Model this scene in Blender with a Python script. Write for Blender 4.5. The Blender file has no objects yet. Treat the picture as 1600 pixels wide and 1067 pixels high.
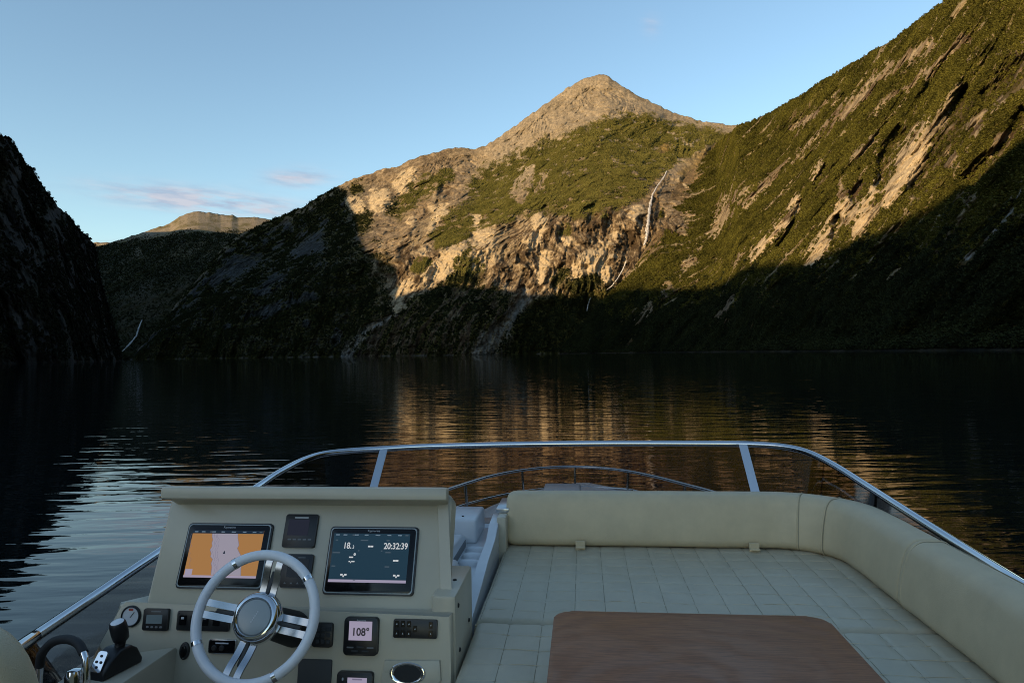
import bpy, bmesh, math, random
import numpy as np
from mathutils import Vector, Matrix

R = math.radians
random.seed(7)
SC = bpy.context.scene
COL = SC.collection

# ------------------------------------------------------------------ camera
H = 4.6                      # eye height above the fjord (standing on the flybridge)
FPX = 1100.0                 # focal length in photo pixels (about 25 mm)
PITCH, ROLL = R(0.954), R(0.825)
CF = Vector((0, math.cos(PITCH), math.sin(PITCH)))
_r0 = Vector((1, 0, 0)); _u0 = _r0.cross(CF)
CR = _r0 * math.cos(ROLL) - _u0 * math.sin(ROLL)
CU = _u0 * math.cos(ROLL) + _r0 * math.sin(ROLL)
cam_d = bpy.data.cameras.new('camera')
cam_d.sensor_width = 36.0
cam_d.lens = FPX / 1600 * 36
cam_d.clip_start = 0.05
cam_d.clip_end = 60000
cam = bpy.data.objects.new('camera', cam_d)
COL.objects.link(cam)
m = Matrix.Identity(4)
for i in range(3):
    m[i][0], m[i][1], m[i][2] = CR[i], CU[i], -CF[i]
m[2][3] = H
cam.matrix_world = m
SC.camera = cam

# ------------------------------------------------------------------ sun + sky
SUN_EL = R(11.3)
SH = Vector((-0.75, -0.66, 0)).normalized()          # horizontal direction to the sun: left and behind
SUN = Vector((SH.x * math.cos(SUN_EL), SH.y * math.cos(SUN_EL), math.sin(SUN_EL)))
TANS = math.tan(SUN_EL)
sd = bpy.data.lights.new('sun', 'SUN')
sd.energy = 4.9
sd.angle = R(0.4)
sd.color = (1.0, 0.70, 0.37)
sun = bpy.data.objects.new('sun', sd)
COL.objects.link(sun)
sun.rotation_euler = SUN.to_track_quat('Z', 'Y').to_euler()

world = bpy.data.worlds.new('World')
SC.world = world
world.use_nodes = True
wn, wl = world.node_tree.nodes, world.node_tree.links
bg = wn['Background']
sky = wn.new('ShaderNodeTexSky')
sky.sky_type = 'NISHITA'
sky.sun_disc = False
sky.sun_elevation = SUN_EL
sky.sun_rotation = math.atan2(SH.x, SH.y)
sky.altitude = 0
sky.air_density = 1.0
sky.dust_density = 0.4
sky.ozone_density = 2.2
bg.inputs['Strength'].default_value = 0.15
# thin evening cloud streaks low over the valley, part of the sky
wtc = wn.new('ShaderNodeTexCoord')
def wnode(t, **k):
    n = wn.new(t)
    for a, b in k.items():
        setattr(n, a, b)
    return n
def wmath(op, a, b=None, clamp=False):
    n = wnode('ShaderNodeMath', operation=op, use_clamp=clamp)
    for i, v in enumerate((a, b)):
        if v is None:
            continue
        if isinstance(v, (int, float)):
            n.inputs[i].default_value = v
        else:
            wl.new(v, n.inputs[i])
    return n.outputs[0]
sep = wnode('ShaderNodeSeparateXYZ')
wl.new(wtc.outputs['Generated'], sep.inputs[0])
wa = wmath('DIVIDE', sep.outputs[0], wmath('MAXIMUM', sep.outputs[1], 0.05))
we = wmath('DIVIDE', sep.outputs[2], wmath('MAXIMUM', sep.outputs[1], 0.05))
cmb = wnode('ShaderNodeCombineXYZ')
wl.new(wmath('MULTIPLY', wa, 11.0), cmb.inputs[0])
wl.new(wmath('MULTIPLY', wmath('ADD', we, wmath('MULTIPLY', wa, 0.125)), 62.0), cmb.inputs[1])
cn = wnode('ShaderNodeTexNoise')
cn.inputs['Scale'].default_value = 1.0
cn.inputs['Detail'].default_value = 7
cn.inputs['Roughness'].default_value = 0.62
wl.new(cmb.outputs[0], cn.inputs['Vector'])
def wgauss(a0, sa, e0, se, tilt=0.0):
    da = wmath('DIVIDE', wmath('SUBTRACT', wa, a0), sa)
    de = wmath('DIVIDE', wmath('ADD', wmath('SUBTRACT', we, e0), wmath('MULTIPLY', wmath('SUBTRACT', wa, a0), tilt)), se)
    q = wmath('ADD', wmath('POWER', wmath('ABSOLUTE', da), 2.0), wmath('POWER', wmath('ABSOLUTE', de), 2.0))
    return wmath('POWER', 2.718, wmath('MULTIPLY', q, -1.0))
ahead = wmath('GREATER_THAN', sep.outputs[1], 0.06)
cm = wmath('ADD', wgauss(-0.430, 0.135, 0.222, 0.0165, 0.125), wmath('MULTIPLY', wgauss(-0.300, 0.045, 0.254, 0.014), 0.55))
cm = wmath('ADD', cm, wmath('MULTIPLY', wgauss(0.205, 0.012, 0.465, 0.016), 0.22))
cm = wmath('ADD', cm, wmath('MULTIPLY', wgauss(-0.60, 0.06, 0.155, 0.012), 0.5))
cd = wmath('MULTIPLY', wmath('MULTIPLY', wmath('SUBTRACT', cn.outputs[0], 0.30, True), 6.0), cm, True)
cd = wmath('MULTIPLY', wmath('MULTIPLY', cd, ahead), 0.85)
mix = wnode('ShaderNodeMix', data_type='RGBA')
wl.new(cd, mix.inputs[0])
wl.new(sky.outputs[0], mix.inputs[6])
cn2 = wnode('ShaderNodeTexNoise')            # brighter upper wisps over a greyer body
cn2.inputs['Scale'].default_value = 1.7
cn2.inputs['Detail'].default_value = 4
wl.new(cmb.outputs[0], cn2.inputs['Vector'])
cmix = wnode('ShaderNodeMix', data_type='RGBA')
wl.new(wmath('MULTIPLY', wmath('SUBTRACT', cn2.outputs[0], 0.40, True), 5.0, True), cmix.inputs[0])
cmix.inputs[6].default_value = (1.42, 1.74, 2.50, 1)
cmix.inputs[7].default_value = (2.15, 2.18, 2.70, 1)
wl.new(cmix.outputs[2], mix.inputs[7])
tint = wnode('ShaderNodeMix', data_type='RGBA', blend_type='MULTIPLY')     # the photograph's white balance
tint.inputs[0].default_value = 1
tint.inputs[7].default_value = (.98, .95, .86, 1)
wl.new(mix.outputs[2], tint.inputs[6])
wl.new(tint.outputs[2], bg.inputs['Color'])

SC.view_settings.view_transform = 'Standard'
SC.view_settings.look = 'None'
SC.view_settings.exposure = 1.02
SC.view_settings.gamma = 1.0
SC.view_settings.use_curve_mapping = False
SC.render.engine = 'CYCLES'
SC.cycles.max_bounces = 6
SC.cycles.use_denoising = True
SC.cycles.denoising_prefilter = 'NONE'
SC.cycles.filter_width = 1.0

# ------------------------------------------------------------------ helpers
def ray(px, py):
    """world direction of a photo pixel (not normalised)"""
    return CF + CR * ((px - 800) / FPX) - CU * ((py - 533.5) / FPX)

def ae(px, py):
    d = ray(px, py)
    return d.x / d.y, d.z / d.y

def aes(pts):
    return np.array([ae(*p) for p in pts])

def pix(a, e):
    """photo pixel of slope coordinates a = X/Y, e = (Z-H)/Y (arrays)"""
    dx, dy, dz = a, np.ones_like(a), e
    w = dx * CF.x + dy * CF.y + dz * CF.z
    return (800 + FPX * (dx * CR.x + dy * CR.y + dz * CR.z) / w,
            533.5 - FPX * (dx * CU.x + dy * CU.y + dz * CU.z) / w)

def _hash(ix, iy, iz, seed):
    h = (ix.astype(np.uint32) * np.uint32(374761393) + iy.astype(np.uint32) * np.uint32(668265263)
         + iz.astype(np.uint32) * np.uint32(2147483647 - 58) + np.uint32(seed) * np.uint32(974634541))
    h = (h ^ (h >> np.uint32(13))) * np.uint32(1274126177)
    h = h ^ (h >> np.uint32(16))
    return (h & np.uint32(0xffff)).astype(np.float32) / 32767.5 - 1.0

def noise(x, y, z=None, seed=0):
    if z is None:
        z = np.zeros_like(x)
    x, y, z = [np.asarray(v, np.float64) for v in (x, y, z)]
    fx, fy, fz = np.floor(x), np.floor(y), np.floor(z)
    ux, uy, uz = x - fx, y - fy, z - fz
    ix, iy, iz = fx.astype(np.int64), fy.astype(np.int64), fz.astype(np.int64)
    ux, uy, uz = [u * u * u * (u * (u * 6 - 15) + 10) for u in (ux, uy, uz)]
    r = 0
    for a in (0, 1):
        wx = ux if a else 1 - ux
        for b in (0, 1):
            wy = uy if b else 1 - uy
            for c in (0, 1):
                wz = uz if c else 1 - uz
                r = r + wx * wy * wz * _hash(ix + a, iy + b, iz + c, seed)
    return r

def fbm(x, y, z=None, oct=5, gain=0.5, seed=0, ridged=False):
    x, y = np.asarray(x, float), np.asarray(y, float)
    z = np.zeros_like(x) if z is None else np.asarray(z, float)
    t, amp, f = 0, 1.0, 1.0
    for o in range(oct):
        n = noise(x * f + 17.3 * o, y * f - 9.1 * o, z * f + 3.7 * o, seed + o)
        if ridged:
            n = 1 - 2 * np.abs(n)
        t = t + amp * n
        amp *= gain
        f *= 2.03
    return t

def sstep(a, b, x):
    t = np.clip((x - a) / (b - a), 0, 1)
    return t * t * (3 - 2 * t)

def stroke(px, py, pts, soft=0.6):
    """mask of a tapered stroke through (x, y, halfwidth) points in photo pixels"""
    best = np.full(px.shape, 9.0)
    if len(pts) == 1:
        pts = [pts[0], (pts[0][0] + .1, pts[0][1], pts[0][2])]
    for (x0, y0, w0), (x1, y1, w1) in zip(pts[:-1], pts[1:]):
        dx, dy = x1 - x0, y1 - y0
        l2 = dx * dx + dy * dy
        t = np.clip(((px - x0) * dx + (py - y0) * dy) / l2, 0, 1)
        d = np.hypot(px - x0 - t * dx, py - y0 - t * dy) / (w0 + t * (w1 - w0))
        best = np.minimum(best, d)
    return 1 - sstep(1 - soft * .5, 1 + soft, best)

def polymask(px, py, pts, soft=10.0):
    """soft polygon mask in photo pixels"""
    inside = np.zeros(px.shape, bool)
    dist = np.full(px.shape, 1e9)
    n = len(pts)
    for i in range(n):
        (x0, y0), (x1, y1) = pts[i], pts[(i + 1) % n]
        c = ((y0 > py) != (y1 > py)) & (px < (x1 - x0) * (py - y0) / ((y1 - y0) or 1e-9) + x0)
        inside ^= c
        dx, dy = x1 - x0, y1 - y0
        t = np.clip(((px - x0) * dx + (py - y0) * dy) / (dx * dx + dy * dy), 0, 1)
        dist = np.minimum(dist, np.hypot(px - x0 - t * dx, py - y0 - t * dy))
    return sstep(-soft, soft, np.where(inside, dist, -dist))

def crop(s, ox, oy, strokes):
    return [[(ox + x * s, oy + y * s, w * s) for x, y, w in st] for st in strokes]

# ------------------------------------------------------------------ materials
MATS = {}
def newmat(name):
    m_ = bpy.data.materials.new(name)
    m_.use_nodes = True
    MATS[name] = m_
    return m_, m_.node_tree.nodes, m_.node_tree.links, m_.node_tree.nodes['Principled BSDF']

def grid_mesh(name, V, nr, nc, mat, col=None, attrs=None, smooth=True, parent=None):
    me = bpy.data.meshes.new(name)
    r, c = np.meshgrid(np.arange(nr - 1), np.arange(nc - 1), indexing='ij')
    i0 = (r * nc + c).ravel()
    F = np.stack([i0, i0 + 1, i0 + nc + 1, i0 + nc], 1)
    me.vertices.add(len(V)); me.vertices.foreach_set('co', np.ascontiguousarray(V, np.float32).ravel())
    me.loops.add(F.size); me.loops.foreach_set('vertex_index', F.astype(np.int32).ravel())
    me.polygons.add(len(F))
    me.polygons.foreach_set('loop_start', np.arange(0, F.size, 4, dtype=np.int32))
    me.polygons.foreach_set('use_smooth', np.full(len(F), smooth))
    me.update(calc_edges=True)
    if col is not None:
        ca = me.attributes.new('col', 'FLOAT_COLOR', 'POINT')
        ca.data.foreach_set('color', np.concatenate([col, np.ones((len(col), 1))], 1).astype(np.float32).ravel())
    me.materials.append(mat)
    o = bpy.data.objects.new(name, me)
    COL.objects.link(o)
    o.parent = parent
    return o

def terrain_material():
    m_, n, l, b = newmat('mountain_rock')
    at = n.new('ShaderNodeAttribute'); at.attribute_name = 'col'
    tc = n.new('ShaderNodeTexCoord')
    nz = n.new('ShaderNodeTexNoise'); nz.inputs['Scale'].default_value = 0.09; nz.inputs['Detail'].default_value = 6; nz.inputs['Roughness'].default_value = .75
    l.new(tc.outputs['Object'], nz.inputs['Vector'])
    mr = n.new('ShaderNodeMapRange'); mr.inputs[1].default_value = .3; mr.inputs[2].default_value = .7; mr.inputs[3].default_value = .5; mr.inputs[4].default_value = 1.45
    l.new(nz.outputs[0], mr.inputs[0])
    mx = n.new('ShaderNodeMix'); mx.data_type = 'RGBA'; mx.blend_type = 'MULTIPLY'; mx.inputs[0].default_value = 1
    l.new(at.outputs['Color'], mx.inputs[6]); l.new(mr.outputs[0], mx.inputs[7])
    l.new(mx.outputs[2], b.inputs['Base Color'])
    b.inputs['Roughness'].default_value = .95
    b.inputs['Specular IOR Level'].default_value = .1
    bp = n.new('ShaderNodeBump'); bp.inputs['Strength'].default_value = .8; bp.inputs['Distance'].default_value = 3.0
    l.new(nz.outputs[0], bp.inputs['Height']); l.new(bp.outputs[0], b.inputs['Normal'])
    return m_
ROCKM = terrain_material()

def lerp3(a, b, t):
    return a + (b - a) * t[:, None]

ROCK = np.array([.155, .118, .076]); ROCKL = np.array([.30, .24, .155]); ROCKD = np.array([.036, .024, .013])
ROCKG = np.array([.165, .138, .100]); VEG = np.array([.030, .030, .0085]); VEG2 = np.array([.068, .060, .018]); OCHRE = np.array([.11, .078, .03])

# ------------------------------------------------------------------ mountains
def profile(ts, gs):
    return lambda t: np.interp(t, ts, gs)

class Mountain:
    """surface Y(a, t): a = X/Y column, t = 0 shoreline .. 1 ridge in elevation slope"""
    def __init__(self, sky_px, y0, y1, prof):
        s = aes(sky_px)
        self.sa, self.se = s[:, 0], s[:, 1]
        self.y0p = ([ae(x, 555)[0] for x, _ in y0], [v for _, v in y0])
        self.y1p = ([ae(x, 300)[0] for x, _ in y1], [v for _, v in y1])
        self.prof = prof
    def E(self, a): return np.interp(a, self.sa, self.se)
    def Y(self, a, t):
        Y0 = np.interp(a, *self.y0p); Y1 = np.interp(a, *self.y1p)
        return Y0 + (Y1 - Y0) * self.prof(np.clip(t, 0, 1))
    def at(self, px, py):
        a, e = ae(px, py)
        Y0 = np.interp(a, *self.y0p)
        e0 = -H / Y0
        t = (e - e0) / (self.E(a) - e0)
        Y = float(self.Y(np.array([a]), np.array([t]))[0])
        return np.array([a * Y, Y, H + e * Y])
    def grid(self, acols, nr, back=6, jag=0.0, seed=0):
        """flat arrays a, e, t, Y over the grid; rows past the ridge fall away behind it"""
        nc = len(acols)
        E = self.E(acols)
        if jag:
            J = jag * fbm(acols * 180, acols * 0, oct=4, seed=seed + 77)
        else:
            J = 0 * E
        t = np.concatenate([np.linspace(-.02, 1, nr)])
        A, T = np.meshgrid(acols, t)
        Y0 = np.interp(acols, *self.y0p)
        e0 = -H / Y0
        Ee = e0 + (E - e0) * T + J * np.clip(T, 0, 1) ** 70
        Ee[0] = -(H + 12) / Y0
        Yg = self.Y(A, T)
        return A, Ee, T, Yg

def finish_mountain(name, label, A, Ee, T, Yg, colf, dispf, backdrop=(6, 90, 55)):
    nr, nc = A.shape
    a, e, t, Y = [v.ravel() for v in (A, Ee, T, Yg)]
    X, Z = a * Y, H + e * Y
    px, py = pix(a, e)
    d = dispf(px, py, X, Y, Z, t)
    Y = Y + d
    X, Z = a * Y, H + e * Y
    col = colf(px, py, X, Y, Z, t)
    V = np.stack([X, Y, Z], 1)
    nb, dy, dz = backdrop
    rows = [V]; cols = [col]
    last = V[-nc:]; lc = col[-nc:]
    hd = last[:, :2] / np.linalg.norm(last[:, :2], axis=1, keepdims=True)
    for k in range(1, nb + 1):
        q = last.copy()
        q[:, :2] += hd * dy * k * (1 + .15 * k)
        q[:, 2] -= dz * k * (1 + .2 * k)
        rows.append(q); cols.append(lc)
    V = np.concatenate(rows); C_ = np.concatenate(cols)
    o = grid_mesh(name, V, nr + nb, nc, ROCKM, C_)
    o['kind'] = 'structure'
    if label:
        o['label'] = label
    return o, V, C_, (nr + nb, nc)
# ---- main massif with the pointed peak
M2 = Mountain(
    [(203, 561), (215, 548), (232, 528), (255, 500), (290, 458), (330, 410), (350, 386), (372, 367), (426, 343), (455, 331), (480, 320), (505, 303), (528, 291), (545, 283), (560, 277), (600, 263), (622, 260), (640, 250),
     (680, 238), (700, 232), (715, 231), (745, 233), (757, 228), (770, 221), (800, 200), (830, 178), (870, 150), (890, 135), (905, 126), (920, 120),
     (937, 116), (950, 119), (960, 126), (985, 143), (1020, 161), (1050, 175), (1090, 188), (1130, 194), (1153, 197), (1200, 206), (1280, 230)],
    [(200, 3400), (250, 3340), (400, 3050), (540, 2850), (800, 2600), (1000, 2560), (1300, 2500)],
    [(200, 3420), (255, 3560), (290, 3680), (330, 3850), (372, 4050), (426, 4070), (528, 3900), (715, 3850), (937, 3900), (1153, 3640), (1300, 3500)],
    lambda t: np.interp(t, [0, .25, .5, .62, .8, 1], [0, .07, .2, .38, .73, 1]))

A2 = dict(
    light=crop(.3374, 500, 200, [
        [(550, 330, 18), (560, 390, 25), (545, 430, 12)], [(520, 370, 12), (490, 460, 28), (460, 510, 28), (475, 580, 10)], [(425, 435, 15)],
        [(850, 460, 20), (790, 530, 55), (740, 600, 45)], [(725, 430, 18), (720, 480, 20)], [(650, 550, 30), (560, 650, 40), (500, 690, 20)],
        [(280, 330, 40), (260, 350, 30)], [(1010, 430, 30)], [(375, 820, 14), (350, 840, 8)],
        [(430, 200, 18), (380, 260, 30)], [(400, 720, 20), (350, 780, 20)], [(160, 360, 30)]])
    + crop(.3374, 800, 200, [
        [(130, 430, 25)], [(100, 520, 30), (80, 560, 16)], [(400, 560, 16), (360, 620, 45), (280, 690, 22)],
        [(590, 370, 22), (560, 400, 20)], [(490, 490, 16), (470, 510, 12)], [(470, 590, 18), (450, 600, 10)], [(430, 540, 10), (410, 610, 12)],
        [(780, 235, 14)], [(805, 280, 12)], [(250, 520, 16)], [(150, 600, 22), (140, 700, 16)], [(420, 670, 28), (440, 720, 10)]]),
    dark=crop(.3374, 500, 200, [
        [(500, 400, 20), (450, 500, 35), (410, 570, 38)], [(880, 500, 50), (850, 590, 34)], [(705, 500, 12)], [(580, 300, 25), (545, 345, 14)]])
    + crop(.3374, 800, 200, [
        [(150, 380, 18)], [(660, 330, 14), (680, 400, 20), (650, 430, 10)], [(560, 500, 32), (520, 570, 18)], [(20, 540, 22), (40, 620, 14)], [(230, 640, 18), (200, 720, 14)],
        [(370, 380, 20), (320, 470, 12)], [(815, 250, 10)]]),
    scree=crop(.3374, 500, 200, [
        [(940, 740, 12), (950, 790, 16), (880, 870, 22), (830, 950, 32), (750, 1050, 50)], [(340, 855, 6), (220, 930, 12), (120, 1050, 16)], [(95, 955, 8), (70, 990, 10)]]),
    veg=crop(.3374, 500, 200, [
        [(1060, 90, 40), (800, 230, 50), (700, 280, 30)], [(600, 220, 20), (500, 260, 35), (350, 380, 35)], [(170, 280, 30)], [(190, 430, 45)],
        [(740, 390, 60), (620, 480, 70), (560, 510, 40)], [(1060, 320, 60), (900, 370, 40), (780, 430, 30)], [(310, 640, 25)],
        [(490, 640, 30), (440, 660, 15)], [(700, 650, 50), (620, 700, 44)], [(60, 340, 50), (90, 520, 60)], [(690, 560, 14), (610, 640, 14)]])
    + crop(.3374, 800, 200, [[(230, 670, 24), (200, 720, 20)], [(430, 420, 20)], [(250, 480, 22)], [(330, 740, 60), (420, 660, 22)]]),
    lowrock=crop(.4, 0, 200, [
        [(990, 520, 20), (900, 560, 38), (840, 600, 22)], [(1080, 600, 32), (1010, 640, 20)], [(1220, 660, 15), (1100, 690, 15), (970, 750, 20)],
        [(890, 770, 14)], [(1320, 800, 10), (1330, 830, 8)], [(1190, 760, 20)], [(1240, 450, 40), (1140, 500, 14)], [(1290, 350, 25)]]))
BENCH = [(705, 385), (740, 362), (800, 337), (850, 333), (905, 342), (960, 327), (1000, 310), (1025, 283), (1050, 262), (1100, 240), (1180, 215), (1110, 201),
         (1060, 195), (1010, 180), (985, 178), (950, 185), (915, 200), (885, 207), (860, 225), (830, 240), (790, 252), (760, 280), (740, 312), (720, 345)]
VEGM = {}

def warp(px, py, X, Y, Z, s, amp, seed):
    return px + amp * fbm(X / s, Y / s, Z / s, 4, seed=seed), py + amp * fbm(X / s, Y / s, Z / s, 4, seed=seed + 31)

def anymask(px, py, strokes, soft=.6):
    r = np.zeros(px.shape)
    for st in strokes:
        xs = [p[0] for p in st]; ys = [p[1] for p in st]; w = max(p[2] for p in st) * 2 + 4
        k = (px > min(xs) - w) & (px < max(xs) + w) & (py > min(ys) - w) & (py < max(ys) + w)
        if k.any():
            r[k] = np.maximum(r[k], stroke(px[k], py[k], st, soft))
    return r

def m2_disp(px, py, X, Y, Z, t):
    inner = sstep(1.0, .93, t)
    cliff = sstep(.62, .45, t)
    d = 70 * fbm(X / 420, Y / 900, Z / 500, 3, seed=3)
    q = X - (.30 + .5 * sstep(.5, .7, t)) * Z
    d += (14 + 26 * cliff) * fbm(q / 80, Y / 300, Z / 300, 4, .5, seed=9)
    lean = fbm(X / 260, Y / 400, Z / 260, 2, seed=16)
    q2 = q + .35 * lean * Z
    d -= (6 + 9 * cliff * (.55 + .6 * lean)) * fbm(q2 / 40, Y / 150, Z / 150, 5, .62, seed=15, ridged=True)
    d += 4 * cliff * fbm(X / 120, Y / 120, Z / 22, 4, .6, seed=18)
    d += 9 * fbm(X / 40, Y / 40, Z / 30, 6, .64, seed=21)
    d += 5 * cliff * fbm(q / 7, Y / 40, Z / 26, 3, .6, seed=23)
    px2, py2 = warp(px, py, X, Y, Z, 60, 4, 5)
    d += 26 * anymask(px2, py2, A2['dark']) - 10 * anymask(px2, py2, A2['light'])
    d += 22 * anymask(px2, py2, A2['scree'])
    d -= 150 * np.exp(-((px - 715) / 75) ** 2 - ((py - 520) / 75) ** 2)
    return d * (.25 + .75 * inner)

def m2_col(px, py, X, Y, Z, t):
    wx, wy = warp(px, py, X, Y, Z, 45, 5, 40)
    n1 = .8 * fbm((X - .3 * Z + .35 * Z * fbm(X / 260, Y / 400, Z / 260, 2, seed=16)) / 16, Y / 80, Z / 85, 5, .72, seed=50)
    n2 = fbm(X / 55, Y / 55, Z / 55, 5, .6, seed=60)
    n3 = fbm(X / 14, Y / 14, Z / 14, 3, .6, seed=66)
    cliff = sstep(.62, .48, t)
    q = X - (.30 + .5 * sstep(.5, .7, t)) * Z + .35 * Z * fbm(X / 260, Y / 400, Z / 260, 2, seed=16)
    blk = fbm(X / 110, Y / 110, Z / 70, 4, .55, seed=57)
    crack = fbm(q / 26 + .6 * n2, Y / 90, Z / 75, 5, .62, seed=55, ridged=True)
    c = lerp3(np.tile(ROCK, (len(px), 1)), np.tile(ROCKD, (len(px), 1)), np.clip((.16 + 1.35 * n1 + .3 * n2) * (.3 + .7 * cliff), 0, .95))
    c = lerp3(c, np.tile(ROCKL, (len(px), 1)), np.clip((-1.2 * n1 - .16 - .35 * n2) * (.4 + .6 * cliff), 0, .9))
    c = lerp3(c, np.tile(ROCKD, (len(px), 1)), .8 * sstep(.75, 1.35, crack + .45 * blk) * (.3 + .7 * cliff))
    c = c * (1 + .28 * blk + .30 * n3)[:, None]
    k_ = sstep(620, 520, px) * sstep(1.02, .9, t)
    c = lerp3(c, (c.mean(1, keepdims=True) * np.array([.30, .32, .34])), k_)  # shade of the left slope put into the rock colour, darker and cooler
    top = sstep(.62, .8, t) * sstep(690, 800, px)
    c = lerp3(c, np.tile(ROCKG, (len(px), 1)) * (1 + .35 * n3[:, None] * .5 + .2 * n2[:, None]), top * .85)
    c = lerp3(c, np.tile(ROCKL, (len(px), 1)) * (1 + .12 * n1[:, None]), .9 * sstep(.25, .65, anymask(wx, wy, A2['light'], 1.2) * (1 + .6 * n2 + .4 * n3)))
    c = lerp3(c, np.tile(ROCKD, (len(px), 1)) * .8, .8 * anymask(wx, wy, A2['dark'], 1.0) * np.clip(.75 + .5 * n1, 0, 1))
    veg = polymask(wx, wy, BENCH, 9) * sstep(.95, .45, n2 * .6 + .2 * n3)
    veg = np.maximum(veg, anymask(wx, wy, A2['veg'], .9) * sstep(.9, .2, n2))
    low = polymask(wx, wy, [(785, 560), (805, 500), (840, 466), (900, 458), (960, 450), (1000, 420), (1200, 380), (1300, 560)], 8)
    low = np.maximum(low, polymask(wx, wy, [(200, 570), (200, 300), (525, 285), (545, 318), (560, 385), (600, 445), (618, 488), (560, 520), (540, 570)], 12) * sstep(.55, -.1, n2 + .3 * n1))
    low = np.maximum(low, polymask(wx, wy, [(618, 480), (700, 440), (760, 445), (800, 462), (800, 570), (540, 570), (565, 525)], 6) * sstep(.25, -.2, n1))
    low *= 1 - .9 * anymask(wx, wy, A2['scree'] + A2['lowrock'])
    veg = np.maximum(veg, low)
    veg = np.maximum(veg, .75 * sstep(.25, .75, n2) * sstep(.9, .6, t) * sstep(640, 560, px))
    veg *= 1 - .95 * sstep(.25, .65, anymask(wx, wy, A2['light'], .9) * (1 + .6 * n2 + .4 * n3))
    spot = sstep(.5, .75, fbm(X / 38, Y / 38, Z / 20, 5, .62, seed=81)) * sstep(.3, .5, t)
    veg *= 1 - .8 * spot
    tan_ = sstep(.3, .6, anymask(wx, wy, crop(.3374, 800, 200, [[(85, 185, 14), (60, 240, 30), (35, 300, 38)], [(150, 220, 12), (110, 300, 10)]]), .9) * (1 + .6 * n1 + .4 * n3))
    veg *= 1 - .9 * tan_
    vc = lerp3(np.tile(VEG, (len(px), 1)), np.tile(VEG2, (len(px), 1)), np.clip(.5 + n2, 0, 1))
    och = anymask(wx, wy, crop(.3374, 800, 200, [[(1010, 70, 10), (920, 130, 30), (830, 200, 30), (800, 230, 24)], [(720, 80, 12), (690, 110, 12)]]), 1.)
    c = lerp3(c, vc, veg)
    c = lerp3(c, np.tile(OCHRE, (len(px), 1)), och * .8)
    c = lerp3(c, np.tile(np.array([.21, .20, .18]), (len(px), 1)) * (1 + .3 * n3[:, None]), .75 * np.clip(.7 + 1.1 * n1 + .5 * n3, 0, 1) * anymask(wx, wy, A2['scree'], 1.0))
    VEGM['M2'] = np.maximum(veg - och, 0)
    tide = sstep(6, 2, Z) * sstep(-.1, .3, n2)
    c = lerp3(c, np.tile(np.array([.10, .095, .085]), (len(px), 1)), tide * .8)
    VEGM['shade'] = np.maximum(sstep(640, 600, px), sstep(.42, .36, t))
    return np.clip(c, .008, .7)

acols = np.linspace(ae(203, 561)[0], ae(1280, 400)[0], 860)
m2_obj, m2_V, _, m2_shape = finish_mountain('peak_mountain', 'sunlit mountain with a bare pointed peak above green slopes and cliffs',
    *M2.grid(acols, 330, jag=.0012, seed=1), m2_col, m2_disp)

# ---- right-hand mountainside: its left edge meets the massif in the waterfall gully
GULLY = [(872, 551), (900, 520), (930, 484), (985, 425), (1012, 384), (1032, 330), (1062, 285), (1085, 258), (1120, 226), (1153, 197)]
RIDGE4 = [(1180, 187), (1200, 179), (1225, 164), (1250, 150), (1275, 134), (1300, 118), (1320, 106), (1340, 95), (1370, 77), (1400, 60), (1425, 40), (1450, 20),
          (1480, 0), (1560, -55), (1640, -110)]
M4 = Mountain(GULLY + RIDGE4,
    [(800, 2600), (872, 2555), (1000, 2250), (1100, 1850), (1200, 1420), (1300, 1140), (1400, 945), (1600, 710), (1700, 630)],
    [(x, M2.at(x, y)[1] - 12) for x, y in GULLY[:-1]] + [(1153, 2950), (1200, 2800), (1300, 2420), (1400, 2120), (1480, 1850), (1600, 1600), (1700, 1440)],
    lambda t: np.interp(t, [0, .2, .5, .8, 1], [0, .13, .40, .74, 1]))
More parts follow.
